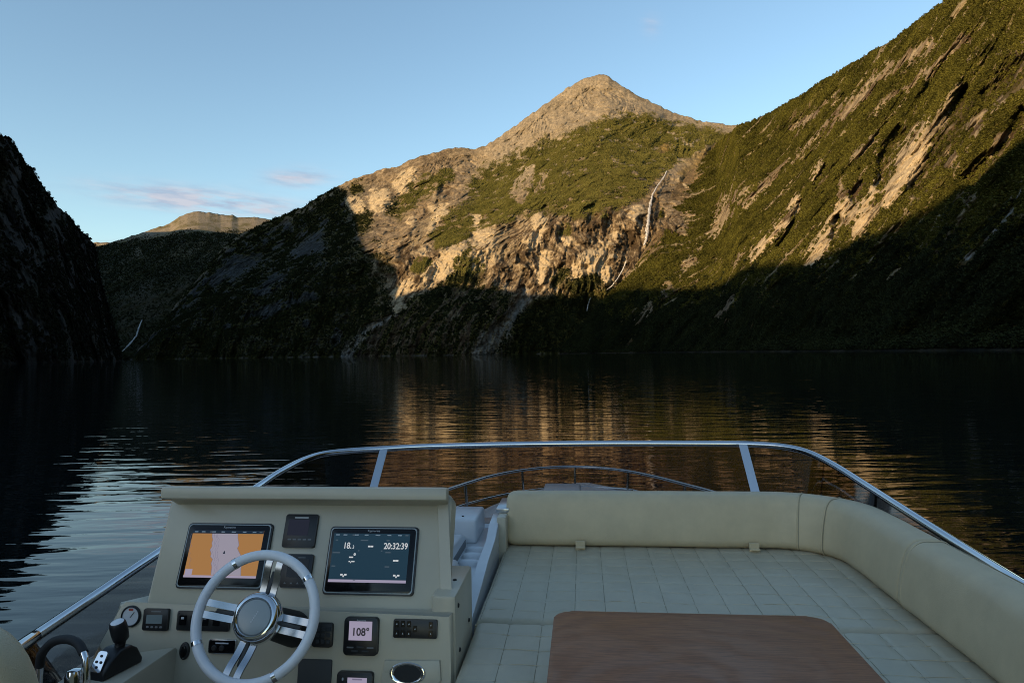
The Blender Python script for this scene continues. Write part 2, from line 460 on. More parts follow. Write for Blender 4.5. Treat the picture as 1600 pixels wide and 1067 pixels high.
A4 = dict(
    rock=crop(.356, 1120, 60, [
        [(920, 360, 10), (895, 440, 38), (835, 570, 46), (785, 660, 40), (740, 720, 18)], [(710, 590, 8), (680, 680, 22), (640, 790, 30), (612, 850, 18)],
        [(575, 670, 6), (530, 780, 20), (480, 880, 34), (420, 970, 30)], [(370, 680, 6), (320, 780, 22), (260, 860, 28), (150, 970, 14)],
        [(460, 545, 8), (430, 590, 16), (400, 650, 8)], [(1090, 0, 14), (960, 110, 20), (880, 180, 14), (760, 270, 12), (640, 370, 5)],
        [(940, 30, 18), (760, 130, 20), (660, 220, 20), (570, 320, 15), (490, 380, 14), (380, 480, 8), (240, 600, 10), (180, 670, 16), (110, 740, 8)],
        [(545, 245, 6), (440, 330, 18), (330, 400, 12)], [(1220, 0, 8), (1100, 95, 6)], [(50, 690, 14), (25, 760, 24), (0, 840, 20)],
        [(690, 440, 12), (650, 480, 18), (600, 545, 8)], [(1330, 400, 20), (1220, 430, 14), (1190, 540, 8)], [(1265, 270, 10), (1160, 360, 14), (1110, 410, 12)],
        [(1040, 510, 12), (1010, 560, 8)], [(130, 650, 10), (95, 710, 12)], [(100, 960, 12), (80, 1000, 8)], [(710, 510, 6), (715, 540, 8)],
        [(620, 640, 14), (600, 720, 20), (570, 830, 14)], [(550, 620, 10), (535, 690, 12)], [(1010, 320, 12), (990, 340, 10)], [(1280, 60, 10), (1240, 80, 6)],
        [(960, 430, 16), (1020, 380, 12)], [(310, 940, 8), (300, 970, 10)], [(830, 745, 12)], [(1110, 700, 16), (1090, 730, 10)]])
    + crop(.3374, 800, 200, [[(1005, 320, 10), (985, 400, 26), (930, 500, 18)], [(870, 570, 10), (800, 640, 12), (760, 690, 8)], [(850, 610, 12), (770, 680, 8)],
        [(800, 480, 20), (770, 490, 14)], [(950, 620, 10)], [(1040, 620, 14)], [(720, 740, 14), (690, 780, 8)], [(640, 840, 18), (590, 890, 14)], [(1010, 800, 16), (950, 880, 12)]]),
    gully=crop(.356, 1120, 60, [[(1090, 250, 24), (1040, 400, 46), (960, 540, 50), (890, 640, 36)], [(810, 420, 26), (740, 520, 22), (720, 640, 14)],
        [(370, 720, 10), (330, 830, 10), (270, 910, 10)], [(640, 640, 14), (600, 700, 14)], [(1330, 170, 60), (1200, 250, 40)], [(1348, 330, 30), (1260, 480, 30), (1120, 620, 30)],
        [(480, 560, 10), (430, 640, 8)], [(540, 800, 12), (510, 880, 14)]]),
    fall=crop(.356, 1120, 60, [[(1340, 670, 4), (1280, 780, 7), (1180, 890, 7), (1100, 970, 8)]]))

def m4_axes(X, Y, Z):
    return Y, np.hypot(X - 450, Z)        # along the fjord, up the slope

def m4_disp(px, py, X, Y, Z, t):
    s, u = m4_axes(X, Y, Z)
    edge = sstep(0, .05, t) * (.15 + .85 * sstep(1.0, .9, t)) 
    mid = sstep(1120, 1220, px)
    d = 50 * fbm(s / 330 - u / 900, u / 900, oct=3, seed=4) * mid
    d += 26 * fbm(s / 95 + u / 700, u / 420, oct=4, gain=.5, seed=12) * (.4 + .6 * mid)
    d += 11 * fbm(s / 26 + u / 260, u / 120, oct=4, gain=.6, seed=19)
    d += 6 * fbm(X / 30, Y / 30, Z / 30, 5, .6, seed=25, ridged=True)
    wx, wy = warp(px, py, X, Y, Z, 60, 4, 6)
    d += 55 * anymask(wx, wy, A4['gully'], 1.) - 6 * anymask(wx, wy, A4['rock'])
    return d * edge

def m4_col(px, py, X, Y, Z, t):
    N = len(px)
    s, u = m4_axes(X, Y, Z)
    wx, wy = warp(px, py, X, Y, Z, 70, 7, 41)
    w1 = fbm(s / 9, u / 60, oct=4, gain=.6, seed=43)
    wx, wy = wx + 5 * w1, wy + 5 * w1
    n1 = fbm(s / 16 + u / 200, u / 130, oct=5, gain=.66, seed=51)
    n2 = fbm(X / 45, Y / 45, Z / 45, 5, .6, seed=61)
    n3 = fbm(X / 12, Y / 12, Z / 12, 3, .6, seed=67)
    big = anymask(wx, wy, A4['rock'][:5], 1.2)
    c = lerp3(np.tile(ROCKL * .62, (N, 1)), np.tile(ROCK * .7, (N, 1)), np.clip(.45 + 1.3 * n1, 0, 1))
    c = lerp3(c, np.tile(ROCKL, (N, 1)) * (1 + .25 * n1[:, None]), big * .85)
    c = lerp3(c, np.tile(ROCKD, (N, 1)), np.clip(.9 * n2 + .8 * n1 + .3 * n3 - .25, 0, .95))
    rk = anymask(wx, wy, A4['rock'], 1.3)
    rk = sstep(.26, .58, rk * (1 + .5 * n1 + .3 * n3))
    thin2 = sstep(.52, .78, fbm(s / 17 + u / 260, u / 330, oct=4, gain=.6, seed=73) + .25 * n3 - .02) * sstep(.12, .3, t)
    rk = np.maximum(rk, thin2 * .85)
    thin = sstep(.42, .62, .6 * fbm(s / 60 + u / 300, u / 260, oct=4, seed=71) + .3 * n2) * sstep(.45, .9, t)
    rk = np.maximum(rk, thin * .8)
    lowrk = sstep(.55, .8, n1 * .7 + n2 * .5) * sstep(.5, .2, t)
    rk = np.maximum(rk, lowrk * .8)
    gl = polymask(wx, wy, [(985, 425), (1010, 384), (1030, 330), (1040, 262), (1085, 252), (1095, 270), (1060, 330), (1035, 380), (1000, 420)], 5)
    rk = np.maximum(rk, gl * .9)
    c = lerp3(c, np.tile(np.array([.11, .075, .04]), (N, 1)) * (1 + .6 * n1[:, None] + .4 * n3[:, None]), gl * .85)
    vc = lerp3(np.tile(VEG, (N, 1)), np.tile(VEG2, (N, 1)), np.clip(.5 + n2, 0, 1))
    c = lerp3(vc, c, np.clip(rk, 0, 1))
    dk = anymask(wx, wy, A4['gully'], 1.) * (1 - anymask(wx, wy, A4['rock'], .3))
    c = lerp3(c, np.tile(ROCKD, (N, 1)) * .9, dk * .6)  # shadow in the gullies painted in as darker rock
    fl = anymask(px + 3 * n3, py + 3 * n2, A4['fall'], .8)
    c = lerp3(c, np.tile(np.array([.2, .2, .19]), (N, 1)), fl * np.clip(.6 + n3, 0, 1))
    c = lerp3(c, np.tile(np.array([.085, .08, .07]), (N, 1)), .7 * sstep(4.5, 2, Z) * sstep(0, .3, n2))
    VEGM['up'] = sstep(60, 260, Z + 60 * n2)
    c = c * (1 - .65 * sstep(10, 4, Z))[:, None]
    VEGM['M4'] = np.clip(1 - rk - dk * .5 - fl, 0, 1)
    return np.clip(c, .008, .7)

acols = np.linspace(ae(872, 400)[0], ae(1640, 300)[0], 760)
m4_obj, m4_V, _, m4_shape = finish_mountain('mountainside', 'steep forested mountainside with pale rock slabs rising on the right',
    *M4.grid(acols, 340, jag=.0012, seed=2), m4_col, m4_disp)

# ---- far hill at the head of the valley, and a farther one
M3 = Mountain([(60, 420), (120, 400), (150, 386), (175, 379), (200, 370), (222, 363), (245, 356), (265, 349), (280, 338), (293, 333), (310, 330), (325, 332), (345, 336), (362, 336),
               (372, 339), (400, 339), (425, 343), (450, 350), (520, 380)],
    [(60, 3900), (190, 3600), (300, 3500), (520, 3600)], [(60, 5600), (222, 5900), (310, 6100), (425, 6000), (520, 6000)],
    lambda t: np.interp(t, [0, .5, .8, 1], [0, .28, .6, 1]))
def m3_disp(px, py, X, Y, Z, t):
    return (60 * fbm(X / 300, Y / 500, Z / 300, 5, .55, seed=101) + 14 * fbm(X / 60, Y / 60, Z / 40, 4, seed=103)) * (.25 + .75 * sstep(.9, .7, t))
def m3_col(px, py, X, Y, Z, t):
    N = len(px)
    n2 = fbm(X / 70, Y / 70, Z / 50, 5, .6, seed=105)
    n1 = fbm(X / 40, Y / 200, Z / 140, 4, .6, seed=107)
    c = lerp3(np.tile(ROCKG, (N, 1)), np.tile(VEG2, (N, 1)), np.clip(.15 + .7 * n2, 0, .8))
    c = c * (1 - .65 * sstep(.75, .6, t))[:, None]  # shaded lower flank darkened in the colour itself
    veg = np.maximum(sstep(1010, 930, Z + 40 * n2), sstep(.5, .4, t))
    veg *= 1 - .45 * anymask(px + 4 * n2, py + 4 * n1, crop(.4, 0, 200, [[(580, 690, 60), (480, 690, 30)], [(740, 590, 12), (650, 680, 12)], [(500, 780, 30)], [(540, 490, 14)]]), 1.)
    VEGM['M3'] = veg
    return np.clip(lerp3(c, np.tile(VEG, (N, 1)) * .6, veg * np.clip(.95 - .3 * n1, 0, 1)), .008, .6)
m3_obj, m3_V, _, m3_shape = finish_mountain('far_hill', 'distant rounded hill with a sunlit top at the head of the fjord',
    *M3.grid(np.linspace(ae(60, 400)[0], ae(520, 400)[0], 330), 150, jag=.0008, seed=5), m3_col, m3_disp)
M5 = Mountain([(90, 390), (120, 383), (150, 379), (165, 378.5), (185, 383), (215, 398)], [(90, 7600), (215, 7600)], [(90, 8600), (215, 8600)], lambda t: t)
m5_obj, _, _, _ = finish_mountain('farthest_hill', 'small slip of a far sunlit hill beside the dark cliff',
    *M5.grid(np.linspace(ae(95, 400)[0], ae(212, 400)[0], 80), 40, jag=.0006, seed=8), lambda *q: np.tile(ROCKG, (len(q[0]), 1)), m3_disp)

# ---- dark cliff headland on the left; it goes on out of the picture
SKY1 = [(-420, -70), (-300, 30), (-200, 95), (-100, 160), (0, 208), (12, 214), (22, 224), (32, 238), (42, 256), (52, 266), (60, 282), (72, 298), (84, 312), (98, 330), (112, 342), (124, 356),
        (136, 366), (144, 376), (150, 385)]
M1 = Mountain(SKY1 + [(152, 400), (157, 430), (165, 465), (176, 500), (184, 530), (190, 560)],
    [(-420, 700), (-200, 830), (0, 960), (100, 1120), (150, 1260), (190, 1420)], [(-420, 1000), (-200, 1080), (0, 1190), (100, 1330), (150, 1440), (190, 1450)],
    lambda t: np.interp(t, [0, .3, 1], [0, .2, 1]))
def m1_disp(px, py, X, Y, Z, t):
    return (36 * fbm(X / 120, Y / 140, Z / 220, 5, .55, seed=201) + 10 * fbm(X / 25, Y / 25, Z / 60, 4, .55, seed=203)) * (.25 + .75 * sstep(1, .9, t))
def m1_col(px, py, X, Y, Z, t):
    N = len(px)
    n1 = fbm(X / 25, Y / 25, Z / 110, 5, .6, seed=205)
    n2 = fbm(X / 50, Y / 50, Z / 50, 5, .6, seed=207)
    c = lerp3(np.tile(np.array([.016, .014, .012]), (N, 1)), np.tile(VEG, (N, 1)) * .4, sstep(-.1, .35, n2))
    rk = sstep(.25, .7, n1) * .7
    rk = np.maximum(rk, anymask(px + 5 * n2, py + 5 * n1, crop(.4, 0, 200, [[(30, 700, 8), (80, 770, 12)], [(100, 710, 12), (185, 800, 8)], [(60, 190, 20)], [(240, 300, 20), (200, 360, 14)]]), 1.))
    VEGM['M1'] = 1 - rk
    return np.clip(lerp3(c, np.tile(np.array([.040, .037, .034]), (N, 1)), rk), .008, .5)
_pa = np.concatenate([np.linspace(ae(-415, 300)[0], ae(-10, 300)[0], 60), np.linspace(ae(-8, 300)[0], ae(190, 555)[0], 240)])
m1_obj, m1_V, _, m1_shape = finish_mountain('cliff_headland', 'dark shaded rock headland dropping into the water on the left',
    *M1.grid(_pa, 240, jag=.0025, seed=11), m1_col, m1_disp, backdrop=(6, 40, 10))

# ---- the range on the sunward side (left of and behind the boat) whose shadow fills the fjord
def backproject(P, xr):
    """walk from a shaded point toward the sun to the range line X = xr(Y)"""
    P = np.array(P, float)
    for t in np.arange(0, 9000, 10.):
        q = P + np.array([SH.x, SH.y, TANS]) * t
        if q[0] < xr(q[1]):
            return q
    return q
def range_x(y):
    return float(np.interp(y, [-6000, 2200, 4600, 7000], [-3000, -3000, -4600, -6400]))
edge = []
for (x, y) in [(222, 363), (300, 359), (372, 366)]:
    edge.append(backproject(M3.at(x, y), range_x))
for (x, y) in [(529, 291), (542, 318), (554, 362), (559, 386), (583, 409), (601, 443), (616, 472), (619, 487), (630, 476), (662, 456), (709, 447), (770, 454), (837, 458), (901, 455),
               (942, 460), (985, 456)]:
    edge.append(backproject(M2.at(x, y), range_x))
for (x, y) in [(1104, 450), (1137, 436), (1166, 418), (1262, 409), (1298, 393), (1334, 372), (1376, 360), (1423, 330), (1476, 303), (1529, 268), (1600, 222)]:
    edge.append(backproject(M4.at(x, y), range_x))
edge = np.array(edge)
edge = edge[np.argsort(edge[:, 1])]
ys = np.concatenate([[-7000, -5200, edge[0, 1] - 900], edge[:, 1], [edge[-1, 1] + 500, edge[-1, 1] + 2500]])
zs = np.concatenate([[1250, 1250, 1180], edge[:, 2], [edge[-1, 2] + 60, 1700]])
print('RANGE', np.round(np.stack([ys, zs], 1)).tolist())
yy = np.linspace(-6500, ys[-1], 460)
zz = np.interp(yy, ys, zs)
ker = np.exp(-np.linspace(-2, 2, 7) ** 2); ker /= ker.sum()
xx = np.array([range_x(v) for v in yy])
prof_u = np.array([-1.0, -.82, -.62, -.42, -.25, -.12, 0, .14, .3, .5, .72, 1.0])
prof_h = np.array([0, .22, .45, .66, .84, .95, 1, .9, .68, .45, .2, -.02])
rows, cols = [], []
for u, h in zip(prof_u, prof_h):
    w = np.where(u > 0, 1450.0, 1800.0)
    x = xx + u * w
    z = zz * h + (0 if u == 0 else 1) * 40 * fbm(yy / 200, np.full_like(yy, u * 9), oct=4, seed=301)
    if h <= 0: z[:] = -15
    rows.append(np.stack([x, yy, z], 1))
    cols.append(np.tile(ROCK * .5 + VEG * .5, (len(yy), 1)))
rg = grid_mesh('sunward_range', np.concatenate(rows), len(prof_u), len(yy), ROCKM, np.concatenate(cols))
rg['kind'] = 'structure'
# the right-hand wall goes on behind the boat
yb = np.linspace(-5000, 640, 120)
rows, cols = [], []
for u, h in zip([0, .15, .4, .7, 1, 1.6], [-12, 200, 480, 760, 930, 880]):
    x = 520 + 640 * u + 40 * fbm(yb / 250, np.full_like(yb, u * 5), oct=4, seed=311)
    rows.append(np.stack([x, yb - 60 * u, h + (u > 0) * 60 * fbm(yb / 300, np.full_like(yb, u * 3 + 9), oct=4, seed=313)], 1))
    cols.append(np.tile(VEG, (len(yb), 1)))
wr = grid_mesh('mountainside_behind', np.concatenate(rows), 6, len(yb), ROCKM, np.concatenate(cols))
wr['kind'] = 'structure'

# ---- forest: one mass of crowns scattered over the vegetated slopes
def leaf_template(rng, n=34):
    V, F = [], []
    for i in range(n):
        th = rng.uniform(0, 6.283); h = rng.uniform(.15, 1.0) ** .8
        rad = (.52 * math.sin(min(1, h * 1.05) * 2.9) + .06) * rng.uniform(.55, 1)
        c = Vector((rad * math.cos(th), rad * math.sin(th), h))
        q = Matrix.Rotation(rng.uniform(0, 6.283), 3, 'Z') @ Matrix.Rotation(rng.uniform(-.9, .9), 3, 'X') @ Matrix.Rotation(rng.uniform(-.9, .9), 3, 'Y')
        s = rng.uniform(.13, .24); k = len(V)
        for dx, dy in ((-1, -.6), (1, -.7), (.8, .7), (-.7, .8)):
            V.append(tuple(c + q @ Vector((dx * s, dy * s, rng.uniform(-.3, .3) * s))))
        F.append((k, k + 1, k + 2, k + 3))
    return V, F

def leaf_mat(name, c0, c1):
    fm, fn, fl_, fb = newmat(name)
    oi = fn.new('ShaderNodeObjectInfo')
    tcn = fn.new('ShaderNodeNewGeometry')
    fz = fn.new('ShaderNodeTexNoise'); fz.inputs['Scale'].default_value = .014; fz.inputs['Detail'].default_value = 5; fz.inputs['Roughness'].default_value = .65
    fl_.new(tcn.outputs['Position'], fz.inputs['Vector'])
    ct = fn.new('ShaderNodeMapRange'); ct.inputs[1].default_value = .36; ct.inputs[2].default_value = .66
    fl_.new(fz.outputs[0], ct.inputs[0])
    ad = fn.new('ShaderNodeMath'); ad.operation = 'MULTIPLY_ADD'; ad.inputs[1].default_value = .45
    sm = fn.new('ShaderNodeMath'); sm.operation = 'MULTIPLY'; sm.inputs[1].default_value = .55
    fl_.new(ct.outputs[0], sm.inputs[0])
    fl_.new(oi.outputs['Random'], ad.inputs[0]); fl_.new(sm.outputs[0], ad.inputs[2])
    rp = fn.new('ShaderNodeValToRGB')
    rp.color_ramp.elements[0].position = .05; rp.color_ramp.elements[0].color = (*c0, 1)
    rp.color_ramp.elements[1].position = .95; rp.color_ramp.elements[1].color = (*c1, 1)
    fl_.new(ad.outputs[0], rp.inputs[0]); fl_.new(rp.outputs[0], fb.inputs['Base Color'])
    fb.inputs['Roughness'].default_value = .9; fb.inputs['Specular IOR Level'].default_value = .05
    return fm
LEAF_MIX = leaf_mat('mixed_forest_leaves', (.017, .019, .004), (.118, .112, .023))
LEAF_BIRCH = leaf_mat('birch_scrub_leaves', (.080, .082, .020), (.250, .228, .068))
LEAF_SHADED = leaf_mat('shaded_leaves', (.007, .010, .005), (.034, .040, .015))  # leaf colour darkened to carry the shade of the slopes
LEAF_DEEP_SHADE = leaf_mat('deep_shade_leaves', (.006, .007, .004), (.022, .021, .010))  # darkest leaf colour, with the headland's shade painted in

def forest(name, label, V, shape, veg, count, smin, smax, seed, fm, zmax=1e9):
    rng = np.random.default_rng(seed)
    nr, nc = shape
    G = V.reshape(nr, nc, 3)
    nv = len(veg) // nc
    vg = veg.reshape(nv, nc)
    g = G[:nv]
    ar = np.linalg.norm(np.cross(g[1:, :-1] - g[:-1, :-1], g[:-1, 1:] - g[:-1, :-1]), axis=2)
    w = ar * np.clip(vg[:-1, :-1] - .25, 0, 1) * (g[:-1, :-1, 2] > 1) * (g[:-1, :-1, 2] < zmax)
    # nearer slopes are sampled no denser than the crowns themselves
    p = (w / w.sum()).ravel()
    idx = rng.choice(len(p), size=count, p=p)
    r, c = idx // (nc - 1), idx % (nc - 1)
    u, v = rng.random((count, 1)), rng.random((count, 1))
    P = g[r, c] * (1 - u) * (1 - v) + g[r, c + 1] * u * (1 - v) + g[r + 1, c] * (1 - u) * v + g[r + 1, c + 1] * u * v
    S = smin + (smax - smin) * rng.random(count) ** 1.8
    prng = random.Random(seed)
    TV, TF = leaf_template(prng)
    me = bpy.data.meshes.new(name)
    me.from_pydata(TV + [tuple(x) for x in P], [], TF)
    me.materials.append(fm)
    tm = me.attributes.new('tmpl', 'BOOLEAN', 'POINT')
    tm.data.foreach_set('value', np.arange(len(TV) + count) < len(TV))
    sc_ = me.attributes.new('sz', 'FLOAT', 'POINT')
    sc_.data.foreach_set('value', np.concatenate([np.ones(len(TV)), S]).astype(np.float32))
    o = bpy.data.objects.new(name, me); COL.objects.link(o)
    o['kind'] = 'stuff'; o['label'] = label; o['category'] = 'forest'
    ng = bpy.data.node_groups.new(name + '_scatter', 'GeometryNodeTree')
    ng.interface.new_socket('Geometry', in_out='INPUT', socket_type='NodeSocketGeometry')
    ng.interface.new_socket('Geometry', in_out='OUTPUT', socket_type='NodeSocketGeometry')
    N, L = ng.nodes, ng.links
    gi, go = N.new('NodeGroupInput'), N.new('NodeGroupOutput')
    na = N.new('GeometryNodeInputNamedAttribute'); na.data_type = 'BOOLEAN'; na.inputs[0].default_value = 'tmpl'
    sp = N.new('GeometryNodeSeparateGeometry'); sp.domain = 'POINT'
    ns = N.new('GeometryNodeInputNamedAttribute'); ns.data_type = 'FLOAT'; ns.inputs[0].default_value = 'sz'
    ip = N.new('GeometryNodeInstanceOnPoints')
    rv = N.new('FunctionNodeRandomValue'); rv.data_type = 'FLOAT_VECTOR'
    rv.inputs[0].default_value = (-.12, -.12, 0); rv.inputs[1].default_value = (.12, .12, 6.283)
    L.new(gi.outputs[0], sp.inputs[0]); L.new(na.outputs[0], sp.inputs[1])
    L.new(sp.outputs[1], ip.inputs['Points']); L.new(sp.outputs[0], ip.inputs['Instance'])
    L.new(rv.outputs[0], ip.inputs['Rotation']); L.new(ns.outputs[0], ip.inputs['Scale'])
    L.new(ip.outputs[0], go.inputs[0])
    md = o.modifiers.new('scatter', 'NODES'); md.node_group = ng
    return o
forest('mountainside_forest', 'dense green forest covering the right-hand mountainside', m4_V, m4_shape, VEGM['M4'] * VEGM['up'], 110000, 2.6, 6.8, 5, LEAF_MIX)
forest('shore_forest', 'shade-darkened forest along the foot of the right-hand mountainside', m4_V, m4_shape, VEGM['M4'] * (1 - VEGM['up']), 60000, 3.5, 8.5, 15, LEAF_SHADED)  # low trees get the leaf colour with shade painted in
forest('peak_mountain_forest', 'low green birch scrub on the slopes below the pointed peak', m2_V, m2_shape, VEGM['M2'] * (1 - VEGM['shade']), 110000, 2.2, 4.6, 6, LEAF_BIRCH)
forest('lower_slope_forest', 'shade-darkened forest on the lower slopes of the peak mountain', m2_V, m2_shape, VEGM['M2'] * VEGM['shade'], 60000, 4, 8, 7, LEAF_SHADED)
forest('headland_scrub', 'dark trees clinging to the shaded headland on the left', m1_V, m1_shape, VEGM['M1'], 16000, 2.5, 6, 8, LEAF_DEEP_SHADE)
forest('far_hill_forest', 'dark forest on the shaded flank of the distant hill', m3_V, m3_shape, VEGM['M3'], 35000, 4, 9, 9, LEAF_SHADED)

# ---- waterfalls: thin sheets of white water lying on the rock
wm, n_, l_, b_ = newmat('white_water')
b_.inputs['Base Color'].default_value = (.46, .45, .44, 1); b_.inputs['Roughness'].default_value = .6
nzw = n_.new('ShaderNodeTexNoise'); nzw.inputs['Scale'].default_value = .4; nzw.inputs['Detail'].default_value = 4
bpw = n_.new('ShaderNodeBump'); bpw.inputs['Distance'].default_value = 1.5
l_.new(nzw.outputs[0], bpw.inputs['Height']); l_.new(bpw.outputs[0], b_.inputs['Normal'])
gw = n_.new('ShaderNodeNewGeometry'); mpw = n_.new('ShaderNodeMapping'); mpw.inputs['Scale'].default_value = (.28, .28, .035)
l_.new(gw.outputs['Position'], mpw.inputs[0])
nza = n_.new('ShaderNodeTexNoise'); nza.inputs['Scale'].default_value = 1.0; nza.inputs['Detail'].default_value = 4
l_.new(mpw.outputs[0], nza.inputs['Vector'])
mra = n_.new('ShaderNodeMapRange'); mra.inputs[1].default_value = .36; mra.inputs[2].default_value = .58
l_.new(nza.outputs[0], mra.inputs[0]); l_.new(mra.outputs[0], b_.inputs['Alpha'])
def waterfall(label, V, shape, pts, off=6):
    nr, nc = shape
    d = V - np.array([0, 0, H])
    gx, gy = pix(d[:, 0] / d[:, 1], d[:, 2] / d[:, 1])
    dist = np.hypot(V[:, 0], V[:, 1])
    # resample the path and look the slope up
    P = []
    for (x0, y0, w0), (x1, y1, w1) in zip(pts[:-1], pts[1:]):
        n = max(2, int(math.hypot(x1 - x0, y1 - y0) / 2.5))
        for k in range(n):
            f = k / n
            P.append((x0 + f * (x1 - x0), y0 + f * (y1 - y0), w0 + f * (w1 - w0)))
    P.append(pts[-1])
    rng = random.Random(len(label))
    verts = []
    mid = []
    for x, y, w in P:
        dd = (gx - x) ** 2 + (gy - y) ** 2
        near = np.argsort(dd)[:12]
        mid.append(V[near[np.argmin(dist[near])], 1] - off)
    mid = np.convolve(np.pad(mid, 2, 'edge'), np.ones(5) / 5, 'valid')
    nx = 6
    for (x, y, w), Yd in zip(P, mid):
        for j in range(nx):
            f = j / (nx - 1) * 2 - 1
            ww = w * .8 * (1 + rng.uniform(-.55, .35))
            r_ = ray(x + f * ww, y)
            q = r_ / r_.y * (Yd - 2.0 * (1 - f * f) + rng.uniform(-.6, .6) + (2.5 if abs(f) == 1 else 0))
            verts.append((q.x, q.y, q.z + H))
    o = grid_mesh('waterfall', np.array(verts), len(P), nx, wm, smooth=True)
    md = o.modifiers.new('thick', 'SOLIDIFY'); md.thickness = 1.0
    o['label'] = label; o['category'] = 'waterfall'; o['group'] = 'waterfalls on the fjord walls'
    return o
waterfall('tall white waterfall dropping from the green bench into the gully', m2_V, m2_shape,
          [(1042, 267, .9), (1037, 278, 1.5), (1027, 291, 1.2), (1019, 306, 1.7), (1015, 326, 3.0), (1012, 352, 3.6), (1010, 374, 2.6), (1006, 384, 1.2)], 25)
waterfall('thin lower cascade slanting down to the edge of the shadow', m2_V, m2_shape,
          [(979, 407, .8), (974, 420, 1.1), (966, 434, 1.2), (956, 447, .9), (948, 453, .5)], 20)
waterfall('small forked cascade in the shadow under the lower cascade', m2_V, m2_shape, [(923, 465, .6), (919, 476, 1.0), (917, 486, .5)], 20)
waterfall('pale waterfall at the far left shore beside the dark headland', m3_V, m3_shape,
          [(222, 500, .9), (217, 512, 1.4), (213, 525, 1.6), (203, 537, 1.7), (196, 544, 1.3), (191, 549, 1.0)], 20)

# ------------------------------------------------------------------ fjord water
wt, n_, l_, b_ = newmat('fjord_water')
b_.inputs['Base Color'].default_value = (.003, .006, .007, 1)
b_.inputs['Roughness'].default_value = .015
b_.inputs['IOR'].default_value = 1.333
tc = n_.new('ShaderNodeTexCoord')
def wave_layer(rot, sx, sy, scale, detail):
    mp = n_.new('ShaderNodeMapping')
    mp.inputs['Rotation'].default_value = (0, 0, R(rot))
    mp.inputs['Scale'].default_value = (sx, sy, 1)
    nz = n_.new('ShaderNodeTexNoise')
    nz.inputs['Scale'].default_value = scale; nz.inputs['Detail'].default_value = detail; nz.inputs['Roughness'].default_value = .45
    nz.inputs['Distortion'].default_value = .3
    l_.new(tc.outputs['Object'], mp.inputs[0]); l_.new(mp.outputs[0], nz.inputs['Vector'])
    return nz.outputs[0]
def mul(a, k):
    q = n_.new('ShaderNodeMath'); q.operation = 'MULTIPLY'; q.inputs[1].default_value = k; l_.new(a, q.inputs[0]); return q.outputs[0]
def add(a, b):
    q = n_.new('ShaderNodeMath'); q.operation = 'ADD'; l_.new(a, q.inputs[0]); l_.new(b, q.inputs[1]); return q.outputs[0]
hgt = add(add(mul(wave_layer(-24, .2, 1.0, 1.15, 2), .029), mul(wave_layer(-6, .3, 1.0, .42, 1), .017)), mul(wave_layer(-14, .35, 1.0, 2.6, 2), .005))
bpw = n_.new('ShaderNodeBump'); bpw.inputs['Strength'].default_value = 1.0; bpw.inputs['Distance'].default_value = 1.0
l_.new(hgt, bpw.inputs['Height']); l_.new(bpw.outputs[0], b_.inputs['Normal'])
nw = 41
gx_ = np.linspace(-14000, 14000, nw)
WX, WY = np.meshgrid(gx_, gx_)
water = grid_mesh('water', np.stack([WX.ravel(), WY.ravel(), np.zeros(nw * nw)], 1), nw, nw, wt)
water['kind'] = 'structure'; water['label'] = 'dark rippled fjord water reflecting the sunlit slopes'
# ------------------------------------------------------------------ the boat (frame: right, forward, up from the eye)
TH = math.atan(.1)
BM = Matrix.Translation((0, 0, H)) @ Matrix.Rotation(-TH, 4, 'Z')
BINV = Matrix.Rotation(TH, 3, 'Z')
def bray(px, py): return BINV @ ray(px, py)
def aty(px, py, by): d = bray(px, py); return d * (by / d.y)
def atz(px, py, bz): d = bray(px, py); return d * (bz / d.z)

def T(x, y, z): return Matrix.Translation((x, y, z))
def thing(name, label, cat, M, group=None):
    o = bpy.data.objects.new(name, None); COL.objects.link(o)
    o.matrix_world = BM @ M
    o['label'] = label; o['category'] = cat
    if group: o['group'] = group
    return o
def part(name, bm, mat, parent, smooth=True, label=None, ang=40):
    me = bpy.data.meshes.new(name)
    bmesh.ops.recalc_face_normals(bm, faces=bm.faces[:])
    bm.to_mesh(me); bm.free()
    if smooth:
        me.polygons.foreach_set('use_smooth', np.ones(len(me.polygons), bool))
        me.set_sharp_from_angle(angle=R(ang))
    me.materials.append(MATS[mat])
    o = bpy.data.objects.new(name, me); COL.objects.link(o)
    o.parent = parent
    if label: o['label'] = label
    return o
def BMN(): return bmesh.new()
def box(bm, x0, x1, y0, y1, z0, z1, bev=0.0, seg=2, M=None):
    r = bmesh.ops.create_cube(bm, size=1)
    vs = r['verts']
    for v in vs:
        v.co = Vector((x0 + (v.co.x + .5) * (x1 - x0), y0 + (v.co.y + .5) * (y1 - y0), z0 + (v.co.z + .5) * (z1 - z0)))
    if bev:
        es = list({e for v in vs for e in v.link_edges})
        vs = list({v for f in bmesh.ops.bevel(bm, geom=es, offset=bev, segments=seg, profile=.5, affect='EDGES')['faces'] for v in f.verts} | {v for v in vs if v.is_valid})
    if M is not None:
        bmesh.ops.transform(bm, matrix=M, verts=vs)
    return bm
def prism(bm, pts, d0, d1, bev=0.0, seg=2, M=None):
    """polygon (u, v) extruded along w from d0 to d1"""
    a = [bm.verts.new((u, v, d0)) for u, v in pts]
    b = [bm.verts.new((u, v, d1)) for u, v in pts]
    n = len(pts)
    fs = [bm.faces.new(a[::-1]), bm.faces.new(b)]
    for i in range(n):
        fs.append(bm.faces.new((a[i], a[(i + 1) % n], b[(i + 1) % n], b[i])))
    vs = a + b
    if bev:
        es = [e for e in fs[1].edges]
        r = bmesh.ops.bevel(bm, geom=es, offset=bev, segments=seg, profile=.5, affect='EDGES')
        vs = [v for v in vs if v.is_valid] + [v for v in r['verts']]
        vs = list(set(vs))
    if M is not None:
        bmesh.ops.transform(bm, matrix=M, verts=vs)
    return bm
